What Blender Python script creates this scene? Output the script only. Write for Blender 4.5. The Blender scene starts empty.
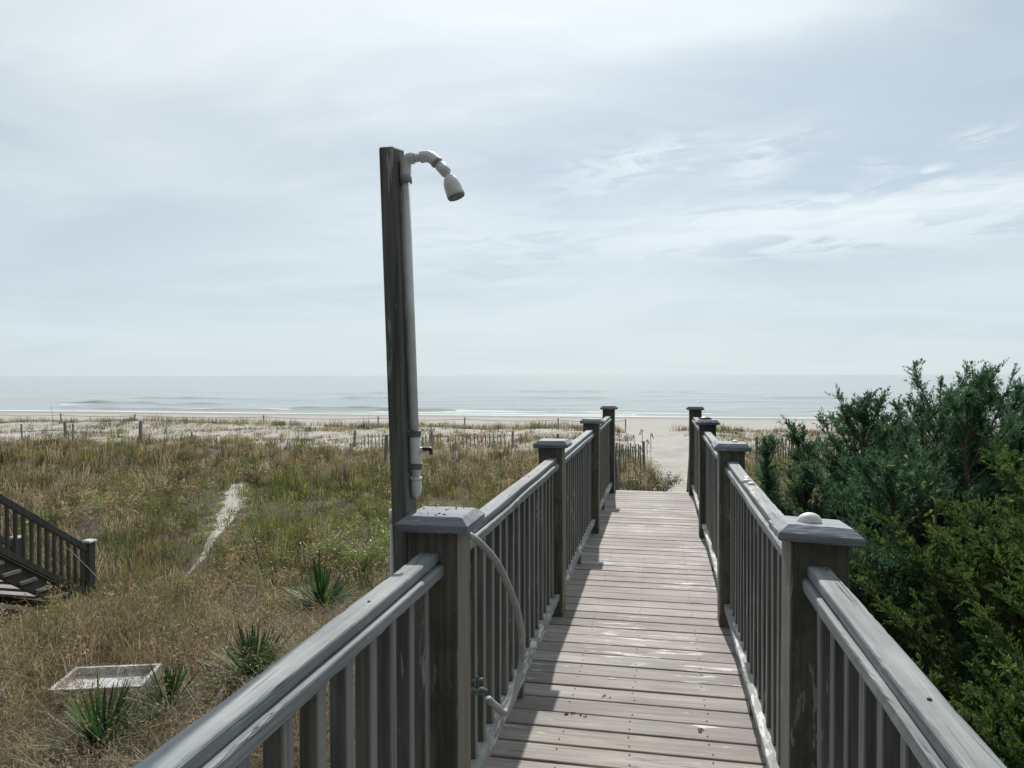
import bpy, bmesh, math, random
import numpy as np
from mathutils import Vector, Matrix

random.seed(7)
rng = np.random.default_rng(11)
R = math.radians
scene = bpy.context.scene
COL = scene.collection

# ------------------------------------------------------------------ camera
DZ = 1.70                       # top of the decking above the ground
EYE = Vector((0.0, 0.0, DZ + 1.50))
F = 739.0
YAW = R(11.33)
cam = bpy.data.cameras.new("camera")
cam.sensor_width = 36.0
cam.lens = F / 1024 * 36.0
cam.clip_start = 0.05
cam.clip_end = 60000
camo = bpy.data.objects.new("camera", cam)
COL.objects.link(camo)
CR = Matrix.Rotation(YAW, 4, 'Z') @ Matrix.Rotation(R(90 - 0.67), 4, 'X') @ Matrix.Rotation(R(-0.10), 4, 'Z')
camo.matrix_world = Matrix.Translation(EYE) @ CR
scene.camera = camo


def ray(px, py):
    return (CR.to_3x3() @ Vector(((px - 512) / F, (384 - py) / F, -1.0)))


def at_z(px, py, z):
    d = ray(px, py)
    return EYE + d * ((z - EYE.z) / d.z)


def at_y(px, py, y):
    d = ray(px, py)
    return EYE + d * ((y - EYE.y) / d.y)


# ------------------------------------------------------------------ helpers
WLOC = {}


def put(o, parent=None, loc=(0, 0, 0)):
    COL.objects.link(o)
    loc = Vector(loc)
    if parent is not None:
        o.parent = parent
        o.location = loc - WLOC[parent.name]
    else:
        o.location = loc
    WLOC[o.name] = loc
    return o


def obj(name, bm, m, parent=None, loc=(0, 0, 0), smooth=False):
    me = bpy.data.meshes.new(name)
    bm.to_mesh(me)
    bm.free()
    for mm in (m if isinstance(m, (list, tuple)) else [m]):
        me.materials.append(mm)
    if smooth:
        me.polygons.foreach_set("use_smooth", [True] * len(me.polygons))
    return put(bpy.data.objects.new(name, me), parent, loc)


def again(o, loc, parent=None):
    c = o.copy()
    return put(c, parent if parent is not None else o.parent, loc)


def tag(o, label=None, cat=None, group=None, kind=None):
    if label: o['label'] = label
    if cat: o['category'] = cat
    if group: o['group'] = group
    if kind: o['kind'] = kind
    return o


def thing(name, label, cat, loc=(0, 0, 0), group=None):
    o = bpy.data.objects.new(name, None)
    o.empty_display_size = .1
    put(o, None, loc)
    return tag(o, label, cat, group)


def box(bm, c, s, bev=0.0, rot=None, seg=1):
    r = bmesh.ops.create_cube(bm, size=1.0)
    vs = r['verts']
    for v in vs:
        v.co = Vector((v.co.x * s[0], v.co.y * s[1], v.co.z * s[2]))
    if bev > 0:
        es = list({e for v in vs for e in v.link_edges})
        rr = bmesh.ops.bevel(bm, geom=es, offset=bev, segments=seg, affect='EDGES', profile=.5)
        vs = list({v for f in rr['faces'] for v in f.verts} | {v for v in vs if v.is_valid})
    for v in vs:
        if rot is not None:
            v.co = rot @ v.co
        v.co += Vector(c)
    return vs


def worn(bm, c, s, ax, rad=.006, wear=.003, step=.03, seed=0, rot=None, wav=.0012):
    """A timber of size s along axis ax: rounded, slightly wavy, with edges chipped and rubbed."""
    r_ = np.random.default_rng(seed + 1000)
    o1, o2 = [q for q in range(3) if q != ax]
    L = s[ax]; a, b = s[o1] / 2, s[o2] / 2
    prof = []
    for (ca, cb, t0) in ((a - rad, b - rad, 0), (-(a - rad), b - rad, 90), (-(a - rad), -(b - rad), 180), (a - rad, -(b - rad), 270)):
        for t in (0, 45, 90):
            prof.append((ca + rad * math.cos(R(t0 + t)), cb + rad * math.sin(R(t0 + t)), 1.0 if t == 45 else .55))
    n = max(2, int(L / step))
    ts = np.linspace(-L / 2, L / 2, n + 1)
    ph = r_.uniform(0, 6.28, (len(prof), 5)); fr = np.array([3.1, 7.7, 17, 41, 88.0])
    am = np.array([.9, .7, .6, .5, .4])
    w1 = r_.uniform(0, 6.28, 4)
    rings = []
    for i, t in enumerate(ts):
        ring = []
        offa = wav * math.sin(t * 2.3 + w1[0]) + wav * .6 * math.sin(t * 5.9 + w1[1])
        offb = wav * math.sin(t * 2.9 + w1[2]) + wav * .6 * math.sin(t * 6.7 + w1[3])
        for k, (pa, pb, wt) in enumerate(prof):
            nz = float((am * np.sin(fr * t + ph[(k // 3) * 3 + 1])).sum()) + r_.normal(0, .35)
            d = wear * wt * max(0.0, nz - .35)
            q = math.hypot(pa, pb) + 1e-9
            v = [0, 0, 0]
            sa = 1 if pa > 0 else -1; sb = 1 if pb > 0 else -1
            v[o1] = pa - sa * d * .7 + offa; v[o2] = pb - sb * d * .7 + offb; v[ax] = t
            vv_ = Vector(v)
            if rot is not None: vv_ = rot @ vv_
            ring.append(bm.verts.new(vv_ + Vector(c)))
        rings.append(ring)
    m = len(prof)
    for r0, r1 in zip(rings, rings[1:]):
        for k in range(m):
            bm.faces.new((r0[k], r0[(k + 1) % m], r1[(k + 1) % m], r1[k]))
    bm.faces.new(list(reversed(rings[0]))); bm.faces.new(rings[-1])
    bmesh.ops.recalc_face_normals(bm, faces=bm.faces)


def tube(bm, pts, rad, n=10, caps=True):
    pts = [Vector(p) for p in pts]
    rads = rad if isinstance(rad, (list, tuple)) else [rad] * len(pts)
    rings = []
    up = None
    for i, p in enumerate(pts):
        t = (pts[min(i + 1, len(pts) - 1)] - pts[max(i - 1, 0)]).normalized()
        if up is None:
            up = Vector((0, 0, 1)) if abs(t.z) < .9 else Vector((1, 0, 0))
        a = t.cross(up)
        if a.length < 1e-5:
            a = t.cross(Vector((0, 1, 0)))
        a.normalize()
        b = a.cross(t).normalized()
        up = b
        ring = []
        for k in range(n):
            th = 2 * math.pi * k / n
            ring.append(bm.verts.new(p + (a * math.cos(th) + b * math.sin(th)) * rads[i]))
        rings.append(ring)
    for r0, r1 in zip(rings, rings[1:]):
        for k in range(n):
            bm.faces.new((r0[k], r0[(k + 1) % n], r1[(k + 1) % n], r1[k]))
    if caps:
        bm.faces.new(list(reversed(rings[0])))
        bm.faces.new(rings[-1])
    return rings


def spline(pts, n=8):
    """Catmull-Rom through the points."""
    P = [Vector(p) for p in pts]
    P = [P[0] * 2 - P[1]] + P + [P[-1] * 2 - P[-2]]
    out = []
    for i in range(1, len(P) - 2):
        for k in range(n):
            t = k / n
            p0, p1, p2, p3 = P[i - 1], P[i], P[i + 1], P[i + 2]
            out.append(.5 * ((2 * p1) + (p2 - p0) * t + (2 * p0 - 5 * p1 + 4 * p2 - p3) * t * t + (3 * p1 - p0 - 3 * p2 + p3) * t ** 3))
    out.append(P[-2])
    return out


def raw_mesh(name, V, tris, m, cols=None, quads=None, parent=None, loc=(0, 0, 0), smooth=False):
    """numpy -> mesh object. cols: per-vertex rgb."""
    V = np.asarray(V, np.float64) - np.array(loc)[None, :]
    me = bpy.data.meshes.new(name)
    me.vertices.add(len(V))
    me.vertices.foreach_set("co", V.astype(np.float32).ravel())
    nt = 0 if tris is None else len(tris)
    nq = 0 if quads is None else len(quads)
    idx = []
    if nq: idx.append(np.asarray(quads).ravel())
    if nt: idx.append(np.asarray(tris).ravel())
    idx = np.concatenate(idx).astype(np.int32)
    me.loops.add(len(idx))
    me.loops.foreach_set("vertex_index", idx)
    me.polygons.add(nq + nt)
    starts = np.concatenate([np.arange(nq) * 4, nq * 4 + np.arange(nt) * 3]).astype(np.int32)
    me.polygons.foreach_set("loop_start", starts)
    if smooth:
        me.polygons.foreach_set("use_smooth", np.ones(nq + nt, dtype=bool))
    me.update(calc_edges=True)
    if cols is not None:
        a = me.color_attributes.new("tint", 'FLOAT_COLOR', 'POINT')
        c = np.ones((len(V), 4), np.float32)
        c[:, :3] = cols
        a.data.foreach_set("color", c.ravel())
    me.materials.append(m)
    return put(bpy.data.objects.new(name, me), parent, loc)


# ------------------------------------------------------------------ materials
def new_mat(name):
    m = bpy.data.materials.new(name)
    m.use_nodes = True
    nt = m.node_tree
    nt.nodes.clear()
    return m, nt, nt.nodes, nt.links


def N(nodes, typ, **kw):
    n = nodes.new(typ)
    for k, v in kw.items():
        if k.startswith('i_'):
            n.inputs[k[2:].replace('_', ' ')].default_value = v
        else:
            setattr(n, k, v)
    return n


def ramp(nodes, stops):
    r = nodes.new('ShaderNodeValToRGB')
    e = r.color_ramp.elements
    while len(e) < len(stops):
        e.new(.5)
    for el, (p, c) in zip(e, stops):
        el.position = p
        el.color = (c, c, c, 1) if not isinstance(c, (tuple, list)) else (*c, 1)
    return r


def mixc(nodes, links, fac, a, b, blend='MIX'):
    m = nodes.new('ShaderNodeMix')
    m.data_type = 'RGBA'
    m.blend_type = blend
    for sock, v in ((m.inputs['Factor'], fac), (m.inputs['A'], a), (m.inputs['B'], b)):
        if hasattr(v, 'links'):
            links.new(v, sock)
        elif isinstance(v, (int, float)):
            if sock.type == 'RGBA': sock.default_value = (v, v, v, 1)
            else: sock.default_value = v
        else:
            sock.default_value = (*v, 1)
    # Mix node exposes several same-named sockets; pick the colour ones explicitly
    return m


def MIX(nodes, links, fac, a, b, blend='MIX'):
    m = nodes.new('ShaderNodeMix')
    m.data_type = 'RGBA'
    m.blend_type = blend
    ins = [m.inputs[0], m.inputs[6], m.inputs[7]]
    for sock, v in zip(ins, (fac, a, b)):
        if isinstance(v, bpy.types.NodeSocket):
            links.new(v, sock)
        elif isinstance(v, (int, float)):
            sock.default_value = v if sock.type == 'VALUE' else (v, v, v, 1)
        else:
            sock.default_value = (*v, 1)
    return m.outputs[2]


def MATH(nodes, links, op, a, b=None, c=None, clamp=False):
    m = nodes.new('ShaderNodeMath')
    m.operation = op
    m.use_clamp = clamp
    for i, v in enumerate((a, b, c)):
        if v is None: continue
        if isinstance(v, bpy.types.NodeSocket): links.new(v, m.inputs[i])
        else: m.inputs[i].default_value = v
    return m.outputs[0]


def NOISE(nodes, links, vec, scale, detail=5, rough=.55, dist=0.0):
    n = nodes.new('ShaderNodeTexNoise')
    n.inputs['Scale'].default_value = scale
    n.inputs['Detail'].default_value = detail
    n.inputs['Roughness'].default_value = rough
    n.inputs['Distortion'].default_value = dist
    if vec is not None: links.new(vec, n.inputs['Vector'])
    return n.outputs['Fac']


def MAPV(nodes, links, vec, scale=(1, 1, 1), loc=(0, 0, 0)):
    m = nodes.new('ShaderNodeMapping')
    m.inputs['Scale'].default_value = scale
    m.inputs['Location'].default_value = loc
    links.new(vec, m.inputs['Vector'])
    return m.outputs['Vector']


def wood(name, axis, dark, light, stain=(.05, .055, .05), stain_amt=.6, paint=None, paint_lo=.58, paint_hi=.64, rough=.75, tinted=False,
         paint_scale=9.0, crack=.5, spec=.3, bump=.35, paint_stretch=5.0, moss=None, flank=None):
    m, nt, nd, lk = new_mat(name)
    geo = nd.new('ShaderNodeNewGeometry')
    pos = geo.outputs['Position']
    sc = [55.0, 55.0, 55.0]; sc[axis] = 2.2
    grain = NOISE(nd, lk, MAPV(nd, lk, pos, sc), 1.0, 6, .6, .3)
    sc2 = [160.0] * 3; sc2[axis] = 5.0
    fine = NOISE(nd, lk, MAPV(nd, lk, pos, sc2), 1.0, 4, .6)
    g1 = ramp(nd, [(.30, 0.0), (.70, 1.0)]); lk.new(grain, g1.inputs[0])
    col = MIX(nd, lk, g1.outputs[0], dark, light)
    col = MIX(nd, lk, .35, col, MIX(nd, lk, fine, (.35, .35, .35), (1.3, 1.3, 1.3)), 'MULTIPLY')
    if tinted:
        a = nd.new('ShaderNodeAttribute'); a.attribute_name = 'tint'
        col = MIX(nd, lk, 1.0, col, a.outputs['Color'], 'MULTIPLY')
    if moss is not None:
        mn = NOISE(nd, lk, pos, 11.0, 6, .65)
        mr = ramp(nd, [(.48, 0.0), (.66, .8)]); lk.new(mn, mr.inputs[0])
        col = MIX(nd, lk, mr.outputs[0], col, moss)
    sc3 = [6.0, 6.0, 6.0]; sc3[axis] = 1.6
    st = NOISE(nd, lk, MAPV(nd, lk, pos, sc3), 1.0, 6, .65)
    sr = ramp(nd, [(.42, 0.0), (.72, stain_amt)]); lk.new(st, sr.inputs[0])
    col = MIX(nd, lk, sr.outputs[0], col, stain)
    if flank is not None:      # flanks across the railing coloured lighter, standing in for light on those sides
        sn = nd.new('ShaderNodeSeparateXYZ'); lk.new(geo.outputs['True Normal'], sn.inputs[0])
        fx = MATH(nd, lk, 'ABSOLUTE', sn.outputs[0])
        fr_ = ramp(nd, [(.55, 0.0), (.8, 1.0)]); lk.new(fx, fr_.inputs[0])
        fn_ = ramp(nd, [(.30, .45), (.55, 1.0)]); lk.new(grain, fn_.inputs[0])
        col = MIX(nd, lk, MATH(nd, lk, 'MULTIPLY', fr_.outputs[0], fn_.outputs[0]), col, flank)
    if paint is not None:
        sc4 = [paint_scale * paint_stretch] * 3; sc4[axis] = paint_scale
        pn = NOISE(nd, lk, MAPV(nd, lk, pos, sc4, (3.1, 1.7, .6)), 1.0, 7, .7)
        big = NOISE(nd, lk, MAPV(nd, lk, pos, (1, 1, 1), (8, 2, 5)), 1.6, 3, .5)
        pn = MATH(nd, lk, 'ADD', pn, MATH(nd, lk, 'MULTIPLY', MATH(nd, lk, 'SUBTRACT', big, .5), .55))
        pr = ramp(nd, [(paint_lo, 0.0), (paint_hi, 1.0)]); lk.new(pn, pr.inputs[0])
        col = MIX(nd, lk, pr.outputs[0], col, paint)
    # dark drying cracks along the grain
    sc5 = [38.0] * 3; sc5[axis] = .9
    cn = NOISE(nd, lk, MAPV(nd, lk, pos, sc5, (.3, .9, .2)), 1.0, 3, .5)
    cr = ramp(nd, [(.485, 0.0), (.5, 1.0), (.515, 0.0)]); lk.new(cn, cr.inputs[0])
    cm = NOISE(nd, lk, pos, 2.3, 2, .5)
    cmr = ramp(nd, [(.5, 0.0), (.62, 1.0)]); lk.new(cm, cmr.inputs[0])
    cf = MATH(nd, lk, 'MULTIPLY', MATH(nd, lk, 'MULTIPLY', cr.outputs[0], cmr.outputs[0]), crack)
    col = MIX(nd, lk, cf, col, (.03, .03, .03))
    p = N(nd, 'ShaderNodeBsdfPrincipled')
    p.inputs['Roughness'].default_value = rough
    p.inputs['Specular IOR Level'].default_value = spec
    lk.new(col, p.inputs['Base Color'])
    b = N(nd, 'ShaderNodeBump')
    b.inputs['Strength'].default_value = bump
    b.inputs['Distance'].default_value = .004
    hsum = MATH(nd, lk, 'SUBTRACT', MATH(nd, lk, 'ADD', grain, MATH(nd, lk, 'MULTIPLY', fine, .4)), cf)
    lk.new(hsum, b.inputs['Height'])
    lk.new(b.outputs[0], p.inputs['Normal'])
    o = N(nd, 'ShaderNodeOutputMaterial')
    lk.new(p.outputs[0], o.inputs['Surface'])
    return m


def plain(name, col, rough=.6, metallic=0.0, var=.25, scale=20, spec=.4, dirt=None, bump=.0):
    m, nt, nd, lk = new_mat(name)
    geo = nd.new('ShaderNodeNewGeometry')
    n = NOISE(nd, lk, geo.outputs['Position'], scale, 5, .6)
    lo = tuple(c * (1 - var) for c in col); hi = tuple(min(1, c * (1 + var)) for c in col)
    r = ramp(nd, [(.3, lo), (.7, hi)]); lk.new(n, r.inputs[0])
    c = r.outputs[0]
    if dirt is not None:
        n2 = NOISE(nd, lk, geo.outputs['Position'], scale * .35, 6, .7)
        r2 = ramp(nd, [(.5, 0.0), (.7, .7)]); lk.new(n2, r2.inputs[0])
        c = MIX(nd, lk, r2.outputs[0], c, dirt)
    p = N(nd, 'ShaderNodeBsdfPrincipled')
    p.inputs['Roughness'].default_value = rough
    p.inputs['Metallic'].default_value = metallic
    p.inputs['Specular IOR Level'].default_value = spec
    lk.new(c, p.inputs['Base Color'])
    if bump > 0:
        b = N(nd, 'ShaderNodeBump'); b.inputs['Strength'].default_value = bump; b.inputs['Distance'].default_value = .01
        lk.new(n, b.inputs['Height']); lk.new(b.outputs[0], p.inputs['Normal'])
    o = N(nd, 'ShaderNodeOutputMaterial')
    lk.new(p.outputs[0], o.inputs['Surface'])
    return m


def leafy(name, trans=.3, gain=1.0, rough=.55, spec=.25):
    """Foliage coloured by its own per-vertex tint."""
    m, nt, nd, lk = new_mat(name)
    a = nd.new('ShaderNodeAttribute'); a.attribute_name = 'tint'
    c = a.outputs['Color']
    if gain != 1.0:
        c = MIX(nd, lk, 1.0, c, (gain, gain, gain), 'MULTIPLY')
    p = N(nd, 'ShaderNodeBsdfPrincipled')
    p.inputs['Roughness'].default_value = rough
    p.inputs['Specular IOR Level'].default_value = spec
    lk.new(c, p.inputs['Base Color'])
    t = N(nd, 'ShaderNodeBsdfTranslucent')
    lk.new(c, t.inputs['Color'])
    mx = N(nd, 'ShaderNodeMixShader'); mx.inputs[0].default_value = trans
    lk.new(p.outputs[0], mx.inputs[1]); lk.new(t.outputs[0], mx.inputs[2])
    o = N(nd, 'ShaderNodeOutputMaterial')
    lk.new(mx.outputs[0], o.inputs['Surface'])
    return m


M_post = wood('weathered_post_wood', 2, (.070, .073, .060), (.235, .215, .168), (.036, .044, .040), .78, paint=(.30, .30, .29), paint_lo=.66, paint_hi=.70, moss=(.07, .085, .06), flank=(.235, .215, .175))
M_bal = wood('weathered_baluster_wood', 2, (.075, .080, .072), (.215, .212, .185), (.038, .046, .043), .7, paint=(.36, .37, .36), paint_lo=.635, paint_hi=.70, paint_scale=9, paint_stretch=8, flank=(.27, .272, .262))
M_rail = wood('grey_painted_rail_wood', 1, (.185, .208, .218), (.36, .375, .378), (.10, .112, .115), .75, paint=(.48, .485, .475), paint_lo=.66, paint_hi=.71, rough=.75, crack=1.0, bump=.55, paint_scale=5, paint_stretch=7)
M_cap = wood('grey_painted_cap_wood', 0, (.165, .19, .22), (.33, .355, .385), (.08, .09, .105), .65, paint=(.55, .55, .55), paint_lo=.66, paint_hi=.70, rough=.7, crack=1.0, bump=.5)
M_brail = wood('peeling_bottom_rail_wood', 1, (.25, .25, .25), (.42, .42, .41), (.13, .13, .12), .6, paint=(.62, .62, .60), paint_lo=.54, paint_hi=.58, rough=.7)
M_deck = wood('weathered_deck_wood', 0, (.232, .207, .190), (.435, .400, .374), (.138, .122, .112), .75, paint=(.64, .625, .61), paint_lo=.635, paint_hi=.675, rough=.72, tinted=True, paint_scale=3.2, paint_stretch=8.0, crack=.7, bump=.5)
M_under = wood('dark_framing_wood', 1, (.07, .065, .055), (.14, .125, .10), (.04, .04, .035), .6)
M_pole = wood('weathered_shower_pole_wood', 2, (.060, .068, .064), (.20, .20, .18), (.034, .04, .038), .6, paint=(.33, .335, .33), paint_lo=.63, paint_hi=.68, paint_scale=5, paint_stretch=9)
M_fence = wood('grey_picket_wood', 2, (.26, .24, .225), (.40, .37, .345), (.17, .16, .15), .5)
M_stair = wood('neighbour_stair_wood', 2, (.06, .06, .058), (.13, .125, .115), (.035, .036, .034), .5)
M_white = wood('peeling_white_wood', 0, (.38, .37, .34), (.60, .59, .56), (.22, .20, .17), .8, paint=(.62, .64, .66), paint_lo=.52, paint_hi=.58)
M_pvc = plain('grey_white_pvc', (.66, .68, .68), .4, 0, .12, 9, .5, dirt=(.40, .42, .42))
M_pvcw = plain('white_pvc', (.70, .71, .70), .38, 0, .08, 12, .5, dirt=(.52, .52, .50))
M_clamp = plain('grey_clamp_metal', (.16, .18, .20), .5, .4, .3, 30)
M_collar = plain('grey_plastic_collar', (.30, .32, .335), .5, 0, .2, 30)
M_black = plain('black_handle_rubber', (.03, .032, .035), .5, 0, .3, 30)
M_green = plain('green_verdigris_brass', (.10, .14, .12), .5, .5, .5, 60, dirt=(.20, .16, .10))
M_hose = plain('grey_brown_hose_rubber', (.37, .365, .36), .5, 0, .15, 25, .4, dirt=(.27, .26, .25))
M_shell = plain('white_shell', (.72, .70, .67), .5, 0, .12, 60, .4, dirt=(.5, .46, .42))
M_dshell = plain('dark_brown_shell', (.055, .04, .032), .45, 0, .4, 50, .4)
M_bark = plain('cedar_bark', (.13, .095, .07), .9, 0, .45, 35, .1, bump=.6)
M_stalk = plain('dead_stalk', (.10, .07, .05), .8, 0, .4, 20, .1)
M_pale = plain('pale_dead_stem', (.40, .36, .30), .8, 0, .2, 20, .1)
M_twig = plain('twig_litter_brown', (.05, .04, .035), .8, 0, .4, 50, .1)
M_grass = leafy('dry_grass_blades', .45, 1.0, .6, .15)
M_cedar = leafy('cedar_sprays', .36, 1.0, .6, .18)
M_yucca = leafy('yucca_blades', .28, 1.0, .5, .18)
M_leaf = leafy('shrub_leaves', .35, 1.0, .45, .35)


# ------------------------------------------------------------------ terrain
def fbm(x, y, seed=0, oct=4):
    r = np.random.default_rng(100 + seed)
    out = np.zeros_like(np.asarray(x, float))
    amp, f = 1.0, 1.0
    tot = 0
    for k in range(oct):
        for j in range(3):
            th = r.uniform(0, 2 * math.pi); ph = r.uniform(0, 2 * math.pi)
            out += amp * np.sin((x * math.cos(th) + y * math.sin(th)) * f + ph) / 3
        tot += amp
        amp *= .55; f *= 2.07
    return out / tot * 1.6


PROF_Y = [-1000, 26, 32, 37, 42.5, 46, 52, 60, 86, 100, 140, 40000]
PROF_Z = [0, 0, .02, .05, .08, -.25, -1.02, -1.15, -1.6, -2.3, -5, -5]
SEA_Z = -1.6


def seg_dist(x, y, pts):
    d = np.full(np.shape(x), 1e9)
    for (a, b) in zip(pts, pts[1:]):
        ax, ay = a[0], a[1]; bx, by = b[0], b[1]
        L2 = (bx - ax) ** 2 + (by - ay) ** 2
        t = np.clip(((x - ax) * (bx - ax) + (y - ay) * (by - ay)) / L2, 0, 1)
        d = np.minimum(d, np.hypot(x - ax - t * (bx - ax), y - ay - t * (by - ay)))
    return d


TRAIL = [at_z(px, py, 0.0) for px, py in ((241, 486), (236, 498), (231, 510), (223, 522), (217, 534), (209, 546), (202, 556), (185, 570))]
MAINPATH = [Vector(p) for p in ((.2, 11.8, 0), (.45, 16, 0), (.55, 21, 0), (.60, 27, 0), (.2, 34, 0), (-.3, 41, 0), (-1.0, 47, 0), (-1.2, 54, 0))]


def ground(x, y):
    x = np.asarray(x, float); y = np.asarray(y, float)
    z = np.interp(y, PROF_Y, PROF_Z)
    field = np.clip((y + 30) / 20, 0, 1) * np.clip((50 - y) / 8, 0, 1)
    z = z + field * (.10 * fbm(x * .45, y * .45, 1, 3) + .05 * fbm(x * 1.7, y * 1.7, 2, 2))
    dunes = np.exp(-((y - 40) / 4.5) ** 2)
    z = z + dunes * .20 * fbm(x * .35, y * .5, 3, 3)
    mp = seg_dist(x, y, MAINPATH)
    z = z - .22 * np.exp(-(mp / 1.6) ** 2) * np.clip((y - 12) / 8, 0, 1) * np.clip((52 - y) / 8, 0, 1)
    # a low swell of sand right of the path's end
    z = z + .35 * np.exp(-((x - 2.2) / 2.2) ** 2 - ((y - 37) / 4) ** 2)
    return z


def veg(x, y):
    """How densely things grow, 0 to 1."""
    x = np.asarray(x, float); y = np.asarray(y, float)
    n = fbm(x * .5, y * .5, 5, 4)
    v = np.ones_like(x)
    far = np.clip((y - 27.6 - 2.5 * fbm(x * .22, y * .1, 6, 3)) / 4.5, 0, 1)
    sparse = np.clip(.16 + .42 * n, .04, .8)
    v = v * (1 - far) + sparse * far
    crest = np.exp(-((y - 43.2) / 1.5) ** 2)
    v = np.maximum(v, crest * np.clip(1.0 + .5 * n, 0, 1))
    # bare patches inside the field
    patch = np.clip((fbm(x * .33 + 9, y * .5, 7, 3) - .62) * 4, 0, 1) * np.clip((y - 17) / 6, 0, 1)
    v = v * (1 - .9 * patch)
    v = v * np.clip((seg_dist(x, y, TRAIL) - np.interp(y, [10, 13.5, 18, 22], [-.06, -.04, .08, .16])) / .18, 0, 1)
    w = np.interp(y, [10, 18, 24, 30, 50], [.35, .38, .42, .75, 1.8])
    v = v * np.clip((seg_dist(x, y, MAINPATH) - w) / .4, 0, 1)
    v = v * np.clip((47 - y) / 1.5, 0, 1)
    return v


def axis(fine0, fine1, step, out0, out1, g=1.25):
    a = list(np.arange(fine0, fine1 + 1e-6, step))
    s = step; v = a[-1]
    while v < out1:
        s *= g; v += s; a.append(v)
    s = step; v = a[0]; b = []
    while v > out0:
        s *= g; v -= s; b.append(v)
    return np.array(list(reversed(b)) + a)


def grid(xs, ys, zf):
    X, Y = np.meshgrid(xs, ys)
    Z = zf(X, Y)
    V = np.stack([X.ravel(), Y.ravel(), Z.ravel()], 1)
    nx, ny = len(xs), len(ys)
    i = np.arange(nx - 1)[None, :] + np.arange(ny - 1)[:, None] * nx
    i = i.ravel()
    Q = np.stack([i, i + 1, i + 1 + nx, i + nx], 1)
    return V, Q


def ground_material():
    m, nt, nd, lk = new_mat('dune_sand_and_litter')
    a = nd.new('ShaderNodeAttribute'); a.attribute_name = 'tint'
    geo = nd.new('ShaderNodeNewGeometry')
    pos = geo.outputs['Position']
    n1 = NOISE(nd, lk, pos, 1.3, 8, .65)
    n2 = NOISE(nd, lk, pos, 22.0, 5, .6)
    r1 = ramp(nd, [(.3, (.86, .86, .86)), (.7, (1.1, 1.1, 1.1))]); lk.new(n1, r1.inputs[0])
    c = MIX(nd, lk, 1.0, a.outputs['Color'], r1.outputs[0], 'MULTIPLY')
    r2 = ramp(nd, [(.3, (.7, .7, .7)), (.65, (1.12, 1.12, 1.12))]); lk.new(n2, r2.inputs[0])
    c = MIX(nd, lk, .7, c, r2.outputs[0], 'MULTIPLY')
    p = N(nd, 'ShaderNodeBsdfPrincipled'); p.inputs['Roughness'].default_value = .95
    p.inputs['Specular IOR Level'].default_value = .1
    lk.new(c, p.inputs['Base Color'])
    b = N(nd, 'ShaderNodeBump'); b.inputs['Strength'].default_value = .9; b.inputs['Distance'].default_value = .10
    lk.new(n1, b.inputs['Height']); lk.new(b.outputs[0], p.inputs['Normal'])
    o = N(nd, 'ShaderNodeOutputMaterial'); lk.new(p.outputs[0], o.inputs['Surface'])
    return m


M_ground = ground_material()
gx = axis(-34, 26, .4, -9000, 9000)
gy = np.concatenate([axis(-4, 52, .35, -9000, 52)[:-1], np.arange(52, 90, 1.0), [95, 100, 120, 140, 160]])
V, Q = grid(gx, gy, ground)
vv = veg(V[:, 0], V[:, 1])
sand = np.array([.43, .41, .375]); soil = np.array([.10, .085, .065]); beach = np.array([.40, .385, .355]); wet = np.array([.27, .262, .248])
k = np.clip(vv * 1.5, 0, 1)[:, None] * np.clip((33 - V[:, 1]) / 6, 0, 1)[:, None]
c = sand * (1 - k) + soil * k
bk = np.clip((V[:, 1] - 50) / 8, 0, 1)[:, None]
c = c * (1 - bk) + beach * bk
wk = np.clip((V[:, 1] - 78) / 6, 0, 1)[:, None]
c = c * (1 - wk) + wet * wk
g = raw_mesh('ground', V, None, M_ground, c, Q, smooth=True)
tag(g, kind='structure')


def ribbon(name, pts, widths, lift=.012, n=10, seed=0, col=(.60, .57, .52), rag=.12):
    P = spline(pts, n)
    L = len(P)
    rows = []
    r = random.Random(seed)
    cross = 7
    for i, p in enumerate(P):
        t = (P[min(i + 1, L - 1)] - P[max(i - 1, 0)]); t.z = 0; t.normalize()
        s = Vector((t.y, -t.x, 0))
        w = np.interp(i / (L - 1), np.linspace(0, 1, len(widths)), widths)
        j0 = r.uniform(-rag, min(rag, .3)) * w; j1 = r.uniform(-rag, min(rag, .3)) * w
        for q in range(cross):
            f = q / (cross - 1)
            off = -w - j0 + f * (2 * w + j0 + j1)
            v = p + s * off
            rows.append((v.x, v.y, float(ground(v.x, v.y)) + lift + (.0 if 0 < q < cross - 1 else -.03)))
    V = np.array(rows)
    i = (np.arange(cross - 1)[None, :] + np.arange(L - 1)[:, None] * cross).ravel()
    Q = np.stack([i, i + 1, i + 1 + cross, i + cross], 1)
    o = raw_mesh(name, V, None, M_ground, np.tile(np.array(col), (len(V), 1)), Q, smooth=True)
    return tag(o, kind='structure')


ribbon('path', TRAIL, [.38, .33, .27, .18, .11, .08, .06, .03], seed=3, col=(.42, .40, .365), rag=.32)
ribbon('path', MAINPATH, [.5, .42, .42, .55, .85, 1.3, 1.8, 2.4], seed=4, col=(.42, .40, .365))


# ------------------------------------------------------------------ sea
RIDGES = [  # x0, x1, y, height, half width
    (-101, -84, 112, .5, 1.5), (-80, -69, 110, .36, 1.3), (-52, -38, 100, .40, 1.2), (-39, -26, 97, .32, 1.2), (-26, -3, 101, .15, 1.2), (-2, 14, 98, .12, 1.1),
    (18, 50, 102, .16, 1.2), (-66, -52, 146, .4, 1.8), (-112, -92, 140, .38, 1.8), (-30, -8, 150, .3, 1.8), (20, 60, 160, .3, 2.0), (-90, -60, 185, .4, 2.2), (-40, 10, 210, .4, 2.4),
    (-20, 30, 92, .07, .7), (-90, -30, 95, .16, .8),
]


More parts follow.
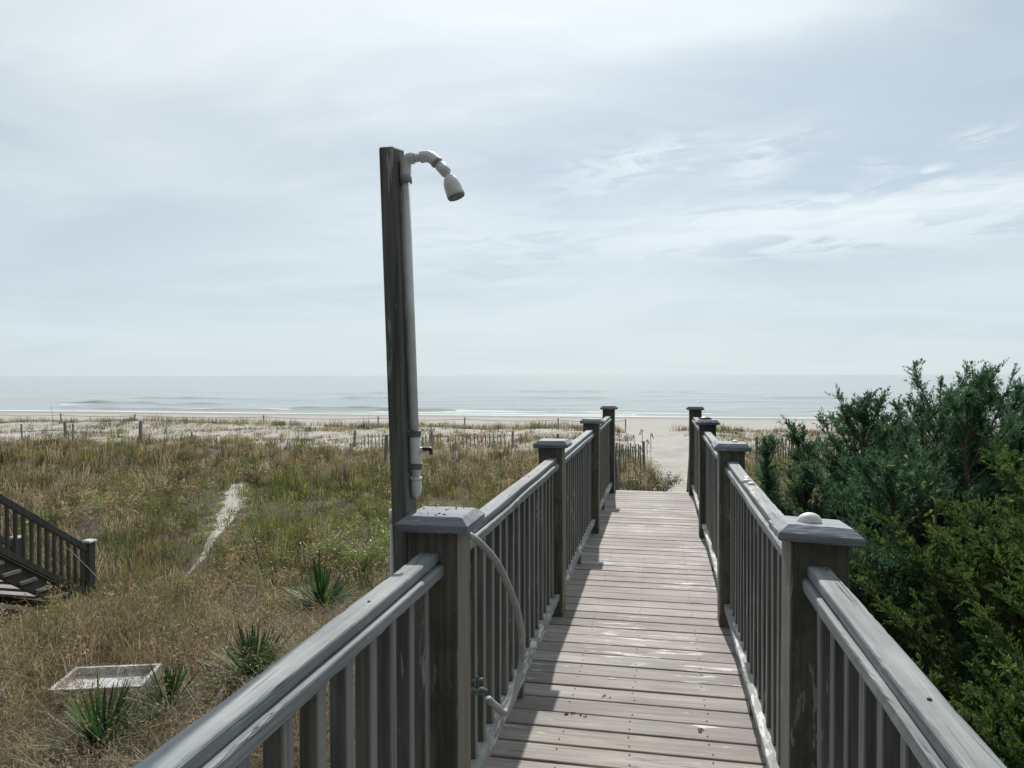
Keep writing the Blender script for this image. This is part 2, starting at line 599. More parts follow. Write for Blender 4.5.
def sea_h(x, y):
    z = np.full(np.shape(x), SEA_Z)
    deep = np.clip((y - 86) / 22, 0, 1)
    fade = np.clip((900 - y) / 500, 0, 1)
    z = z + deep * fade * (.055 * np.sin(y * .55 + .6 * np.sin(x * .06) + x * .03) + .05 * fbm(x * .11, y * .42, 21, 3) + .035 * fbm(x * .5, y * 1.1, 22, 2))
    for (x0, x1, yy, h, w) in RIDGES:
        m = 1 / (1 + np.exp(-(x - x0) / 1.6)) * 1 / (1 + np.exp((x - x1) / 1.6))
        c = yy + 1.2 * np.sin(x * .13 + yy) + .5 * np.sin(x * .41)
        d = y - c
        prof = np.where(d < 0, np.exp(-(d / (w * .55)) ** 2), np.exp(-(d / (w * 1.6)) ** 2))
        z = z + h * m * prof * (1 + .25 * np.sin(x * .7 + yy))
    return z


def sea_material():
    m, nt, nd, lk = new_mat('sea_water')
    geo = nd.new('ShaderNodeNewGeometry')
    pos = geo.outputs['Position']
    a = nd.new('ShaderNodeAttribute'); a.attribute_name = 'tint'   # r: foam amount, g: lifted green wave face
    sep = nd.new('ShaderNodeSeparateColor'); lk.new(a.outputs['Color'], sep.inputs[0])
    big = NOISE(nd, lk, MAPV(nd, lk, pos, (.010, .085, .05)), 1.0, 7, .65)
    br = ramp(nd, [(.35, (.255, .288, .297)), (.65, (.345, .378, .385))]); lk.new(big, br.inputs[0])
    col = MIX(nd, lk, sep.outputs[1], br.outputs[0], (.34, .42, .36))
    fn = NOISE(nd, lk, MAPV(nd, lk, pos, (.30, .9, 1)), 1.0, 9, .75, .8)
    fs = MATH(nd, lk, 'ADD', fn, MATH(nd, lk, 'SUBTRACT', MATH(nd, lk, 'MULTIPLY', sep.outputs[0], .80), .68))
    fr = ramp(nd, [(.20, 0.0), (.27, 1.0)]); lk.new(fs, fr.inputs[0])
    col = MIX(nd, lk, fr.outputs[0], col, (.62, .64, .64))
    p = N(nd, 'ShaderNodeBsdfPrincipled')
    lk.new(col, p.inputs['Base Color'])
    rr = ramp(nd, [(0.0, .14), (1.0, .9)]); lk.new(fr.outputs[0], rr.inputs[0])
    lk.new(rr.outputs[0], p.inputs['Roughness'])
    p.inputs['IOR'].default_value = 1.33
    p.inputs['Specular IOR Level'].default_value = .11
    w1 = NOISE(nd, lk, MAPV(nd, lk, pos, (.06, .34, .3)), 1.0, 8, .62, .4)
    w2 = NOISE(nd, lk, MAPV(nd, lk, pos, (.9, 2.0, 1.5)), 1.0, 5, .6, .3)
    hs = MATH(nd, lk, 'ADD', MATH(nd, lk, 'MULTIPLY', w1, 1.0), MATH(nd, lk, 'MULTIPLY', w2, .10))
    b = N(nd, 'ShaderNodeBump'); b.inputs['Strength'].default_value = .20; b.inputs['Distance'].default_value = 1.0
    lk.new(hs, b.inputs['Height']); lk.new(b.outputs[0], p.inputs['Normal'])
    o = N(nd, 'ShaderNodeOutputMaterial'); lk.new(p.outputs[0], o.inputs['Surface'])
    return m


sx = axis(-130, 90, 1.4, -40000, 40000, 1.3)
sy = axis(83, 125, .4, 83, 45000, 1.06)
V, Q = grid(sx, sy, sea_h)
foam = np.zeros(len(V)); green = np.zeros(len(V))
X, Y = V[:, 0], V[:, 1]
shore = 87 + 1.3 * fbm(X * .08, X * 0, 31, 3)
foam += 1.1 * np.exp(-((Y - shore) / 1.0) ** 2) + 1.0 * np.exp(-((Y - shore - 4.5 - 1.5 * fbm(X * .15, X * 0, 32, 2)) / 1.3) ** 2) * np.clip(.42 + .75 * fbm(X * .1, X * 0 + 3, 33, 3), 0, 1) + .75 * np.exp(-((Y - shore - 9 - 1.5 * fbm(X * .12, X * 0, 34, 2)) / 1.1) ** 2) * np.clip(.3 + .9 * fbm(X * .13, X * 0 + 7, 35, 3), 0, 1)
for (x0, x1, yy, h, w) in RIDGES:
    if h < .1 or w < 1: continue
    mm = 1 / (1 + np.exp(-(X - x0) / 1.6)) * 1 / (1 + np.exp((X - x1) / 1.6))
    c0 = yy + 1.2 * np.sin(X * .13 + yy) + .5 * np.sin(X * .41)
    green += .9 * mm * np.exp(-((Y - c0 + .5) / 1.6) ** 2) * max(h, .3) / .6
    foam += 1.0 * mm * np.exp(-((Y - c0 + w * 1.5 + .6) / .9) ** 2) * np.clip(.5 + .7 * fbm(X * .22, X * 0, int(yy), 3), 0, 1.2) * (1 if yy < 125 else .15)
cc = np.stack([np.clip(foam, 0, 1.4), np.clip(green, 0, 1), np.zeros(len(V))], 1)
s = raw_mesh('sea', V, None, sea_material(), cc, Q, smooth=True)
tag(s, kind='structure')


# ------------------------------------------------------------------ boardwalk
PITCH = .1434
YEND = 9.63
walk = thing('boardwalk', 'weathered grey plank boardwalk leading straight towards the beach', 'boardwalk', (-.12, 4.5, 0))
bm = bmesh.new()
lay = bm.verts.layers.float_color.new('tint')
y = -1.62
r = random.Random(5)
i = 0
while y < YEND - .05:
    w = PITCH - r.choice([.007, .008, .010, .012, .017])
    yc = y + PITCH / 2
    rot = Matrix.Rotation(R(r.uniform(-.18, .18)), 3, 'Z') @ Matrix.Rotation(R(r.uniform(-.35, .35)), 3, 'X')
    x0 = -.735 + r.uniform(-.012, .012); x1 = .49 + r.uniform(-.012, .012)
    vs = box(bm, ((x0 + x1) / 2, yc, DZ - .019 + r.uniform(-.0015, .0015)), (x1 - x0, w, .038), .005, rot, 2)
    t = r.uniform(.76, 1.12); hue = r.uniform(-.02, .035)
    for v in vs:
        v[lay] = (t * (1 + hue), t, t * (1 - hue), 1)
    y += PITCH
    i += 1
YEND = y
# nail heads in the boards, over each joist
y = -1.62
while y < YEND - .05:
    for nx in (-.40, -.12, .20):
        for dy in (.035, .105):
            if r.random() < .7:
                nv = bmesh.ops.create_circle(bm, cap_ends=True, radius=.0042, segments=7, matrix=Matrix.Translation((nx + r.uniform(-.008, .008), y + dy + r.uniform(-.006, .006), DZ + .0025)))['verts']
                for f in {f for v in nv for f in v.link_faces}: f.material_index = 1
    y += PITCH
obj('decking', bm, [M_deck, M_twig], walk)
# a dark knot hole and a split
for (px, py, rx, ry) in ((612, 679, .024, .011), (679, 561, .012, .007), (476, 722, .010, .006)):
    p = at_z(px, py, DZ)
    bm = bmesh.new()
    n = 14
    vs = [bm.verts.new((rx * math.cos(2 * math.pi * q / n) * random.uniform(.85, 1.15), ry * math.sin(2 * math.pi * q / n) * random.uniform(.8, 1.2), .003)) for q in range(n)]
    bm.faces.new(vs)
    obj('knot_hole', bm, M_black, walk, (p.x, p.y, DZ))
for x in (-.715, .465):
    bm = bmesh.new(); box(bm, (0, 0, 0), (.04, YEND + 1.5, .185), .003)
    obj('rim_joist', bm, M_under, walk, (x, (YEND - 1.5) / 2, DZ - .135))
for x in (-.40, -.12, .20):
    bm = bmesh.new(); box(bm, (0, 0, 0), (.04, YEND + 1.4, .18), .0)
    obj('joist', bm, M_under, walk, (x, (YEND - 1.5) / 2, DZ - .132))
# stairs from the end of the deck down to the sand
bm = bmesh.new()
NST = 8
rise = (DZ - .02) / (NST + 1); run = .275
st0 = None
for q in range(NST):
    if q == 0:
        bb = bmesh.new(); box(bb, (0, 0, 0), (1.12, .27, .038), .004)
        st0 = obj('stair_tread', bb, M_deck, walk, (-.125, YEND + .14 + q * run, DZ - (q + 1) * rise - .019))
        ta = st0.data.color_attributes.new('tint', 'FLOAT_COLOR', 'POINT')
        for e in ta.data: e.color = (1, 1, 1, 1)
    else:
        again(st0, (-.125, YEND + .14 + q * run, DZ - (q + 1) * rise - .019))
bm.free()
for x in (-.705, .455):
    bb = bmesh.new()
    L = math.hypot(NST * run + .2, DZ)
    box(bb, (0, 0, 0), (.04, L, .24), .003, Matrix.Rotation(-math.atan2(DZ, NST * run + .2), 3, 'X'))
    obj('stair_stringer', bb, M_under, walk, (x, YEND + (NST * run + .2) / 2 + .03, DZ / 2 - .12))

POST_Y = [2.175 + 2.45 * q for q in range(-1, 4)]


def frustum_cap(s0, h0, inset, h1, jit=0.0):
    bm = bmesh.new()
    a = s0 / 2
    lv = [(a - .004, 0), (a, .004), (a, h0), (a - inset, h0 + h1), (a - inset - .004, h0 + h1 + .002)]
    rings = []
    for (q, z) in lv:
        rings.append([bm.verts.new((sx_ * q + random.uniform(-jit, jit), sy_ * q + random.uniform(-jit, jit), z)) for sx_, sy_ in ((-1, -1), (1, -1), (1, 1), (-1, 1))])
    for r0, r1 in zip(rings, rings[1:]):
        for q in range(4):
            bm.faces.new((r0[q], r0[(q + 1) % 4], r1[(q + 1) % 4], r1[q]))
    bm.faces.new(list(reversed(rings[0]))); bm.faces.new(rings[-1])
    if jit >= .002:
        bmesh.ops.subdivide_edges(bm, edges=list(bm.edges), cuts=7, use_grid_fill=True)
        bm.normal_update()
        ph = [random.uniform(0, 6.28) for _ in range(6)]
        for v in bm.verts:
            x, y, z = v.co
            q = math.sin(x * 47 + ph[0]) + math.sin(y * 53 + ph[1]) + math.sin((x - y) * 110 + ph[2]) * .8 + math.sin((x + y) * 170 + ph[3]) * .6 + random.gauss(0, .35)
            edge = 1.0 if abs(z - h0) < .001 or z < .005 else .35
            v.co -= v.normal * .0011 * edge * max(-.3, q)
    return bm


def build_railing(side, label):
    xc = -.668 if side < 0 else .420        # post centres
    rc = -.652 if side < 0 else .416        # rail centres
    inn = 1 if side < 0 else -1             # towards the walkway
    root = thing('railing', label, 'railing', (xc, 4.6, DZ))
    posts = []
    PY_ = list(POST_Y)
    if side < 0: PY_[1] -= .05
    XO = [0, .022, 0, .026, .024] if side < 0 else [0, 0, 0, .010, .012]
    for k, py in enumerate(PY_):
        bm = bmesh.new()
        zb = -.02 - DZ - .2
        zt_ = 1.048 + (.016 if k == 4 else -.006 if k == 3 else 0)
        worn(bm, (0, 0, (zb + zt_) / 2), (.15, .15, zt_ - zb), 2, .006, .0022, .04, 40 + k + (9 if side > 0 else 0))
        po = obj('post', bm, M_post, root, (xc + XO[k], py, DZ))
        cp = obj('post_cap', frustum_cap(.215, .022, .024, .020, .002), M_cap, po, (xc + XO[k] + .005 * (1 if side < 0 else 0), py, DZ + 1.0495 + (.016 if k == 4 else -.006 if k == 3 else 0)))
        cp.rotation_euler = (R(random.uniform(-.5, .5)), R(random.uniform(-.5, .5)), R(random.uniform(-1.2, 1.2)))
        if side > 0 and k == 1:
            cp.rotation_euler = (R(-2.6), R(2.6), R(-1)); cp.location.z -= .002
        posts.append(po)
    bal = blk = None
    rc0 = rc
    for k in range(len(POST_Y) - 1):
        rc = rc0 + (XO[k] + XO[k + 1]) / 2 * (.6 if k > 1 else 0)
        ya, yb = PY_[k] + .075, PY_[k + 1] - .075
        L = yb - ya; ym = (ya + yb) / 2
        bm = bmesh.new(); worn(bm, (0, 0, 0), (.060, L, .030), 1, .006, .0014, .022, 3 * k + (50 if side > 0 else 0), Matrix.Rotation(R(random.uniform(-.10, .10)), 3, 'X') @ Matrix.Rotation(R(random.uniform(-2, 2)), 3, 'Y'), .0012)
        tr = obj('top_rail', bm, M_rail, root, (rc - inn * .004, ym, DZ + .970))
        bm = bmesh.new(); worn(bm, (0, 0, 0), (.078, L, .034), 1, .005, .0018, .022, 70 + 3 * k + (50 if side > 0 else 0), Matrix.Rotation(R(random.uniform(-1.5, 1.5)), 3, 'Y'), .0012)
        obj('lower_rail', bm, M_rail, root, (rc, ym, DZ + .9365))
        bm = bmesh.new(); worn(bm, (0, 0, 0), (.080, L, .038), 1, .005, .0040, .02, 140 + 3 * k + (50 if side > 0 else 0))
        for (tn, on) in ((-L / 2 + .03, -.012), (L / 2 - .03, .012), (random.uniform(-.8, -.2), random.uniform(-.015, .015)), (random.uniform(.1, .9), random.uniform(-.015, .015))):
            bb = bmesh.new(); bmesh.ops.create_cone(bb, cap_ends=True, segments=8, radius1=.0042, radius2=.0036, depth=.008)
            obj('nail', bb, M_twig, root, (rc - inn * .004 + on, ym + tn, DZ + .9822))
        obj('bottom_rail', bm, M_brail, root, (rc, ym, DZ + .117))
        nb = 17
        for q in range(nb):
            yy = ya + L * (q + .5) / nb
            x = rc - inn * .010
            if bal is None:
                bm = bmesh.new(); box(bm, (0, 0, 0), (.040, .040, .782), .003)
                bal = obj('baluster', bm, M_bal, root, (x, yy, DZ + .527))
            else:
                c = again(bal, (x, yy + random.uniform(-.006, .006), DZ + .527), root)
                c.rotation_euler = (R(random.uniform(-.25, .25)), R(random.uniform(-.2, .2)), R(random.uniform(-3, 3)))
        if blk is None:
            bm = bmesh.new(); box(bm, (0, 0, 0), (.05, .045, .095), .003)
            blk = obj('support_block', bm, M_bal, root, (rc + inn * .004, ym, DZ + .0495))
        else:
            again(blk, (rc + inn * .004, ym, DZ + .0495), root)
    # railing of the stair beyond the last post
    ya = POST_Y[-1] + .075
    slope = DZ * .98 / (NST * run + .15)
    Ls = NST * run + .12
    rot = Matrix.Rotation(-math.atan(slope), 3, 'X')
    hyp = Ls * math.sqrt(1 + slope ** 2)
    for nm, zz, sz, mt in (('stair_rail', .93, (.075, hyp, .06), M_rail), ('stair_rail', .13, (.075, hyp, .04), M_brail)):
        bm = bmesh.new(); box(bm, (0, 0, 0), sz, .005, rot)
        obj(nm, bm, mt, root, (rc, ya + Ls / 2, DZ + zz - slope * Ls / 2))
    for q in range(14):
        yy = ya + Ls * (q + .6) / 14
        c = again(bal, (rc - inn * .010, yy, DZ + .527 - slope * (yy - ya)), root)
    bm = bmesh.new(); box(bm, (0, 0, .40), (.14, .14, 1.35), .006)
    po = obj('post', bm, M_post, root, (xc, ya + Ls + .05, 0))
    obj('post_cap', frustum_cap(.20, .026, .026, .024, .002), M_cap, po, (xc, ya + Ls + .05, 1.076))
    return root


build_railing(-1, 'grey wooden railing on the seaward walk with the shower pole beside it')
build_railing(1, 'grey wooden railing beside the dark green cedars with seashells on it')


# ------------------------------------------------------------------ shower
def lean(z):      # the pole leans away from the walk a little
    return -.033 * (z - (DZ + 1.05)) / 1.0


PX, PYF = -.7675, 2.105
sh = thing('outdoor_shower', 'tall leaning outdoor shower pole with grey pipe and shower head', 'shower', (PX, PYF + .05, 0))
bm = bmesh.new()
vs = box(bm, (0, 0, 0), (.046, .096, DZ + 2.205), .003)
for v in vs:
    z = v.co.z + (DZ + 2.205) / 2
    v.co.x += lean(z)
    if v.co.z > 1: v.co.z += .018 * (v.co.y / .048) * .5 - .012 * abs(v.co.x - lean(z)) / .023
obj('pole', bm, M_pole, sh, (PX, PYF + .048, (DZ + 2.205) / 2))
XP = PX + .023 + .016     # riser pipe centre on the inner face
YP = PYF + .055


def P(zrel, dx=0, dy=0):
    z = DZ + zrel
    return Vector((XP + lean(z) + dx, YP + dy, z))


def local(pts, o):
    return [Vector(p) - Vector(o) for p in pts]


def tubeobj(name, pts, rad, m, parent, n=14):
    o = Vector(pts[0])
    bm = bmesh.new(); tube(bm, local(pts, o), rad, n)
    bmesh.ops.recalc_face_normals(bm, faces=bm.faces)
    ob = obj(name, bm, m, parent, o)
    for p in ob.data.polygons: p.use_smooth = len(p.vertices) == 4
    return ob


tubeobj('riser_pipe', [P(1.18), P(2.12)], .0135, M_pvc, sh)
# elbow at the top
tubeobj('pipe_elbow', spline([P(2.105), P(2.135), P(2.155, .004), P(2.163, .015), P(2.163, .030)], 5), .0175, M_pvc, sh)
tubeobj('pipe_collar', [P(2.088), P(2.110)], .0190, M_collar, sh)
tubeobj('shower_arm', [P(2.163, .028), P(2.164, .052)], .0125, M_pvc, sh)
tubeobj('pipe_elbow', spline([P(2.164, .050), P(2.166, .066), P(2.163, .080), P(2.153, .093), P(2.146, .100)], 5), .0175, M_pvc, sh)
tubeobj('pipe_collar', [P(2.149, .0975), P(2.143, .1025)], .0190, M_collar, sh)
tubeobj('shower_arm', [P(2.146, .100), P(2.100, .140)], .0130, M_pvc, sh)
tubeobj('pipe_coupling', [P(2.136, .109), P(2.112, .130)], .0165, M_pvc, sh)
# head: a flared cup hanging obliquely
h0 = P(2.106, .135); h1 = P(2.040, .158)
dv = (h1 - h0)
hp = [h0 + dv * t for t in (0, .08, .18, .34, .55, .85, 1.0)]
hd = tubeobj('shower_head', hp, [.0135, .015, .0190, .0240, .0262, .0272, .0274], M_pvc, sh, 22)
bm = bmesh.new()
tube(bm, [dv * .0, dv.normalized() * .004], [.0250, .0250], 22)
obj('spray_face', bm, M_clamp, hd, h1)
# valve and fittings
tubeobj('valve', [P(1.205), P(1.212), P(1.255), P(1.260), P(1.315), P(1.325)], [.0150, .0185, .0185, .0175, .0185, .0150], M_pvcw, sh)
va = tubeobj('valve_stem', [P(1.272), P(1.272, .028)], .009, M_pvcw, sh)
bm = bmesh.new(); box(bm, (.014, 0, 0.004), (.030, .018, .012), .004, None, 2); box(bm, (.027, 0, -.003), (.009, .016, .022), .003)
obj('valve_handle', bm, M_black, va, P(1.272, .024))
for z in (1.222, 1.322):
    bm = bmesh.new()
    tube(bm, [(0, 0, -.009), (0, 0, .009)], .0205, 16)
    box(bm, (-.016, 0, 0), (.028, .042, .016), .002)
    obj('pipe_clamp', bm, M_clamp, sh, P(z))
tubeobj('pipe_elbow', spline([P(1.186), P(1.165), P(1.148, -.002, .003), P(1.142, -.008, .014), P(1.150, -.014, .026), P(1.168, -.015, .028)], 5), .0170, M_pvcw, sh)
tubeobj('pipe_collar', [P(1.180), P(1.188)], .0185, M_pvcw, sh)
# thin supply pipe behind the outer side of the pole
xs_ = -.802
tubeobj('supply_pipe', [(xs_, 2.14, .05), (xs_, 2.14, DZ + 1.085), (xs_ + .006, 2.150, DZ + 1.100), (xs_ + .03, 2.215, DZ + 1.13), (XP - .014 + lean(DZ + 1.1), 2.205, DZ + 1.165)], .0085, M_pvc, sh, 10)
tubeobj('pipe_collar', [(xs_, 2.14, DZ + 1.05), (xs_, 2.14, DZ + 1.09)], .0105, M_pvc, sh, 10)

# spigot and hose on the inner side of the shower post
sp0 = at_y(474, 691, 2.33)
spg = thing('water_spigot', 'small green brass spigot on the railing post below the hose', 'spigot', sp0)
tubeobj('spigot_body', [sp0 + Vector((-.03, -.03, .012)), sp0, sp0 + Vector((.018, .02, -.006)), sp0 + Vector((.03, .035, -.016))], [.010, .012, .013, .012], M_green, spg, 12)
tubeobj('spigot_stem', [sp0 + Vector((.008, .008, 0)), sp0 + Vector((.010, .008, .032))], .006, M_green, spg, 8)
bm = bmesh.new(); box(bm, (0, 0, 0), (.040, .010, .008), .003, Matrix.Rotation(R(30), 3, 'Z')); box(bm, (0, 0, .006), (.010, .010, .014), .003)
obj('spigot_handle', bm, M_clamp, spg, sp0 + Vector((.010, .008, .034)))
hpts = [at_y(488, 699, 2.38), at_y(497, 707, 2.41), at_y(504, 713, 2.44), at_y(509, 707, 2.47), at_y(516, 690, 2.52), at_y(521, 665, 2.57), at_y(522.5, 648, 2.58), at_y(519, 618, 2.56), at_y(509, 588, 2.50),
        at_y(497, 563, 2.43), at_y(484, 547, 2.36), at_y(472, 537, 2.30), at_y(462, 534, 2.275)]
bm = bmesh.new(); tube(bm, local(spline(hpts, 7), hpts[0]), .0118, 12)
bmesh.ops.recalc_face_normals(bm, faces=bm.faces)
ho = obj('garden_hose', bm, M_hose, None, hpts[0], True)
tag(ho, 'short grey hose looping from the spigot up to the railing post cap', 'hose')


# ------------------------------------------------------------------ shells on the railing
def shell(name, m, loc, rx, ry, h, label, group=None, ribs=16, rot=0):
    bm = bmesh.new()
    n, k = 36, 8
    top = bm.verts.new((0, -.15 * ry, h))
    rings = []
    for j in range(1, k + 1):
        a = j / k * math.pi / 2
        ring = []
        for q in range(n):
            th = 2 * math.pi * q / n
            rib = 1 + .035 * math.cos(ribs * th) * (j / k)
            ring.append(bm.verts.new((rx * math.sin(a) * math.cos(th) * rib, ry * math.sin(a) * math.sin(th) * rib - .15 * ry * (1 - j / k), h * math.cos(a) ** .9)))
        rings.append(ring)
    for q in range(n):
        bm.faces.new((top, rings[0][q], rings[0][(q + 1) % n]))
    for r0, r1 in zip(rings, rings[1:]):
        for q in range(n):
            bm.faces.new((r0[q], r1[q], r1[(q + 1) % n], r0[(q + 1) % n]))
    bm.faces.new(list(reversed(rings[-1])))
    o = obj(name, bm, m, None, loc, True)
    o.rotation_euler = (0, 0, rot)
    return tag(o, label, 'seashell', group)


CT = DZ + 1.0495 + .0435
CT3 = CT - .006
shell('seashell', M_shell, (.405, POST_Y[1] - .012, CT - .0035), .034, .030, .030, 'large white domed seashell on the nearest railing post cap', None, 18, .4)
shell('seashell', M_shell, (.445, POST_Y[2] + .03, CT), .020, .018, .014, 'small pale seashell on the post cap before the cedars', None, 14, 1.4)
shell('seashell', M_dshell, (.412, POST_Y[3] + .0, CT3), .060, .042, .026, 'dark brown oval seashell on a far post cap', None, 12, .1)
RT = DZ + .985
for (yy, dx, rx, ry, hh, lb, ro) in ((3.70, -.006, .026, .022, .017, 'broad chalky seashell in the middle of a row on the railing', .2),
                                     (3.62, .004, .018, .020, .013, 'smallest seashell in the row on the railing top', 1.0),
                                     (3.79, .002, .020, .017, .015, 'grey white seashell at the seaward end of the row on the railing', 2.2)):
    shell('seashell', M_shell, (.416 + dx, yy, RT), rx, ry, hh, lb, 'seashells in a row on the rail', 14, ro)

# leaf litter on the shower post's cap and on the deck
bm = bmesh.new()
for q in range(15):
    x = random.uniform(-.735, -.60); yy = POST_Y[1] - .05 + random.choice([random.uniform(-.075, -.03), random.uniform(.02, .078)])
    a = random.uniform(0, 6.28); L = random.uniform(.002, .009); w = random.uniform(.001, .003)
    box(bm, (x + .02, yy, CT + .002), (L, w, .0025), .0, Matrix.Rotation(a, 3, 'Z'))
for (px, py) in ((566, 714), (574, 715), (584, 717), (606, 697), (700, 730)):
    p = at_z(px, py, DZ)
    for q in range(3):
        a = random.uniform(-1.2, 1.2); L = random.uniform(.006, .022)
        box(bm, (p.x + random.gauss(0, .008), p.y + random.gauss(0, .012), DZ + .0045), (L, random.uniform(.0015, .006), .0025), .0, Matrix.Rotation(a, 3, 'Z'))
o = obj('leaf_litter', bm, M_twig)
tag(o, 'dark crumbs of twig and leaf scattered on post cap and planks', 'litter', kind='stuff')


# ------------------------------------------------------------------ neighbour's stairs
NX0, NX1, NY = -8.42, -9.72, 9.62
ns = thing('wooden_stairs', 'dark wooden stairs with pickets coming down into the grass', 'stairs', (-9.0, 8.2, 0))
sl = .68
TOP = .70
for side, x in ((1, NX0), (-1, NX1)):
    for k, (yy, zt) in enumerate(((NY, TOP), (NY - 2.6, TOP + 2.6 * sl - .02))):
        bm = bmesh.new(); box(bm, (0, 0, zt / 2 - .2), (.12, .12, zt + .4), .004)
        po = obj('newel_post', bm, M_stair, ns, (x, yy, 0))
        obj('newel_cap', frustum_cap(.165, .022, .018, .015, .001), M_white, po, (x, yy, zt + .001))
    Ly = 2.48
    rot = Matrix.Rotation(-math.atan(sl), 3, 'X'); hyp = Ly * math.sqrt(1 + sl * sl)
    ym = NY - 1.3
    for nm, zz, th in (('handrail', TOP - .12, .09), ('bottom_rail', TOP - .80, .08)):
        bm = bmesh.new(); box(bm, (0, 0, 0), (.06, hyp, th), .004, rot)
        obj(nm, bm, M_stair, ns, (x, ym, zz + 1.3 * sl))
    b0 = None
    for q in range(19):
        yy = NY - .14 - q * .128
        zc = TOP - .46 + (NY - yy) * sl
        if b0 is None:
            bm = bmesh.new(); box(bm, (0, 0, 0), (.038, .038, .66), .002)
            b0 = obj('baluster', bm, M_stair, ns, (x, yy, zc))
        else:
            again(b0, (x, yy, zc), ns)
    bm = bmesh.new(); box(bm, (0, 0, 0), (.05, hyp, .26), .003, rot)
    obj('stringer', bm, M_stair, ns, (x - side * .07, ym, TOP - 1.0 + 1.3 * sl))
for q in range(9):
    bm = bmesh.new(); box(bm, (0, 0, 0), (1.16, .27, .04), .004)
    obj('tread', bm, M_fence, ns, (-8.995, NY - .55 - q * .262, .05 + q * .178))

# ------------------------------------------------------------------ white tray in the grass
cs = [at_z(px, py, .20) for px, py in ((45, 689), (77, 670), (162, 663.5), (141, 688))]
ctr = sum(cs, Vector()) / 4
ex = ((cs[2] + cs[3]) - (cs[0] + cs[1])) / 2; ey = ((cs[1] + cs[2]) - (cs[0] + cs[3])) / 2
tx, ty = ex.length, ey.length
rot = Matrix.Rotation(math.atan2(ex.y, ex.x), 3, 'Z')
ctr.z = .12
tr = thing('wooden_tray', 'shallow white wooden tray with peeling paint lying in dry grass', 'tray', ctr)
for (cx, cy, sx_, sy_) in ((0, -ty / 2, tx, .04), (0, ty / 2, tx, .04), (-tx / 2 + .02, 0, .04, ty - .042), (tx / 2 - .02, 0, .04, ty - .042)):
    bm = bmesh.new(); box(bm, (0, 0, 0), (sx_, sy_, .14), .004, rot)
    obj('side_board', bm, M_white, tr, ctr + rot @ Vector((cx, cy, .02)))
bm = bmesh.new(); box(bm, (0, 0, 0), (tx - .09, ty - .045, .02), .0, rot)
obj('tray_bottom', bm, M_white, tr, ctr + Vector((0, 0, -.0)))


# ------------------------------------------------------------------ fences
def sand_fence(label, pts, hgt, gap, seed, group=None):
    r = random.Random(seed)
    p0 = Vector(pts[0]); p1 = Vector(pts[-1])
    root = thing('sand_fence', label, 'fence', (p0 + p1) / 2, group)
    L = (p1 - p0).length
    bm = bmesh.new()
    n = int(L / gap)
    d = (p1 - p0).normalized()
    for q in range(n):
        if r.random() < .07: continue
        p = p0 + d * (q * gap + r.uniform(-.01, .01))
        z = float(ground(p.x, p.y))
        h = hgt + r.uniform(-.08, .05)
        rt = Matrix.Rotation(R(r.uniform(-4, 4)), 3, 'Y') @ Matrix.Rotation(R(r.uniform(-3, 3)), 3, 'X') @ Matrix.Rotation(math.atan2(d.y, d.x), 3, 'Z')
        box(bm, (p.x, p.y, z + h / 2 - .05), (.042, .012, h + .1), .0, rt)
    obj('pickets', bm, M_fence, root)
    for zz in (.25, .75):
        pts_ = []
        for q in range(int(L / .5) + 1):
            p = p0 + d * (q * .5)
            pts_.append((p.x, p.y - .012, float(ground(p.x, p.y)) + hgt * zz))
        bm = bmesh.new(); tube(bm, pts_, .004, 5)
        obj('wire', bm, M_clamp, root)
    k = max(2, int(L / 3) + 1)
    for q in range(k):
        p = p0 + d * (L * q / (k - 1))
        bm = bmesh.new(); box(bm, (0, .05, (hgt + .15) / 2 - .1), (.09, .09, hgt + .35), .004, Matrix.Rotation(R(r.uniform(-3, 3)), 3, 'Y'))
        obj('fence_post', bm, M_fence, root, (p.x, p.y, float(ground(p.x, p.y))))
    return root


sand_fence('short run of grey picket sand fence beside the sandy path', [(-3.6, 26.5, 0), (-.55, 26.0, 0)], .95, .085, 1)
sand_fence('grey picket sand fence half hidden behind the cedar tops', [(3.2, 26.0, 0), (9.5, 26.4, 0)], 1.05, .085, 2)
sand_fence('weathered picket sand fence in dune grass beyond the shower pole', [(-13.5, 31.2, 0), (-6.2, 31.0, 0)], .58, .17, 3)

for k, (px, yb, yt, w) in enumerate(((22, 442, 430, .06), (65.5, 442, 427, .10), (73, 440, 428, .07), (140.5, 443.5, 427, .12), (192, 445, 438, .06), (386, 462, 439, .11))):
    p = at_z(px, yb, .05)
    gz = float(ground(p.x, p.y))
    dist = (p - EYE).length
    h = (yb - yt) / F * dist + .2
    bm = bmesh.new(); box(bm, (0, 0, h / 2 - .15), (w, w, h + .3), .006, Matrix.Rotation(R(random.uniform(-4, 4)), 3, 'Y'))
    o = obj('fence_post', bm, M_fence, None, (p.x, p.y, gz))
    lab = ['thin grey post farthest from the shower pole in pale sand', 'sturdy grey post standing in the sand with a thin post beside it',
           'thin grey post close beside a sturdier one in the sand', 'thickest grey fence post on the edge of the white dune sand',
           'short grey stake nearly swallowed by the dune grass', 'grey post in the grass just beside the shower pole'][k]
    tag(o, lab, 'post', 'old posts along the dune')

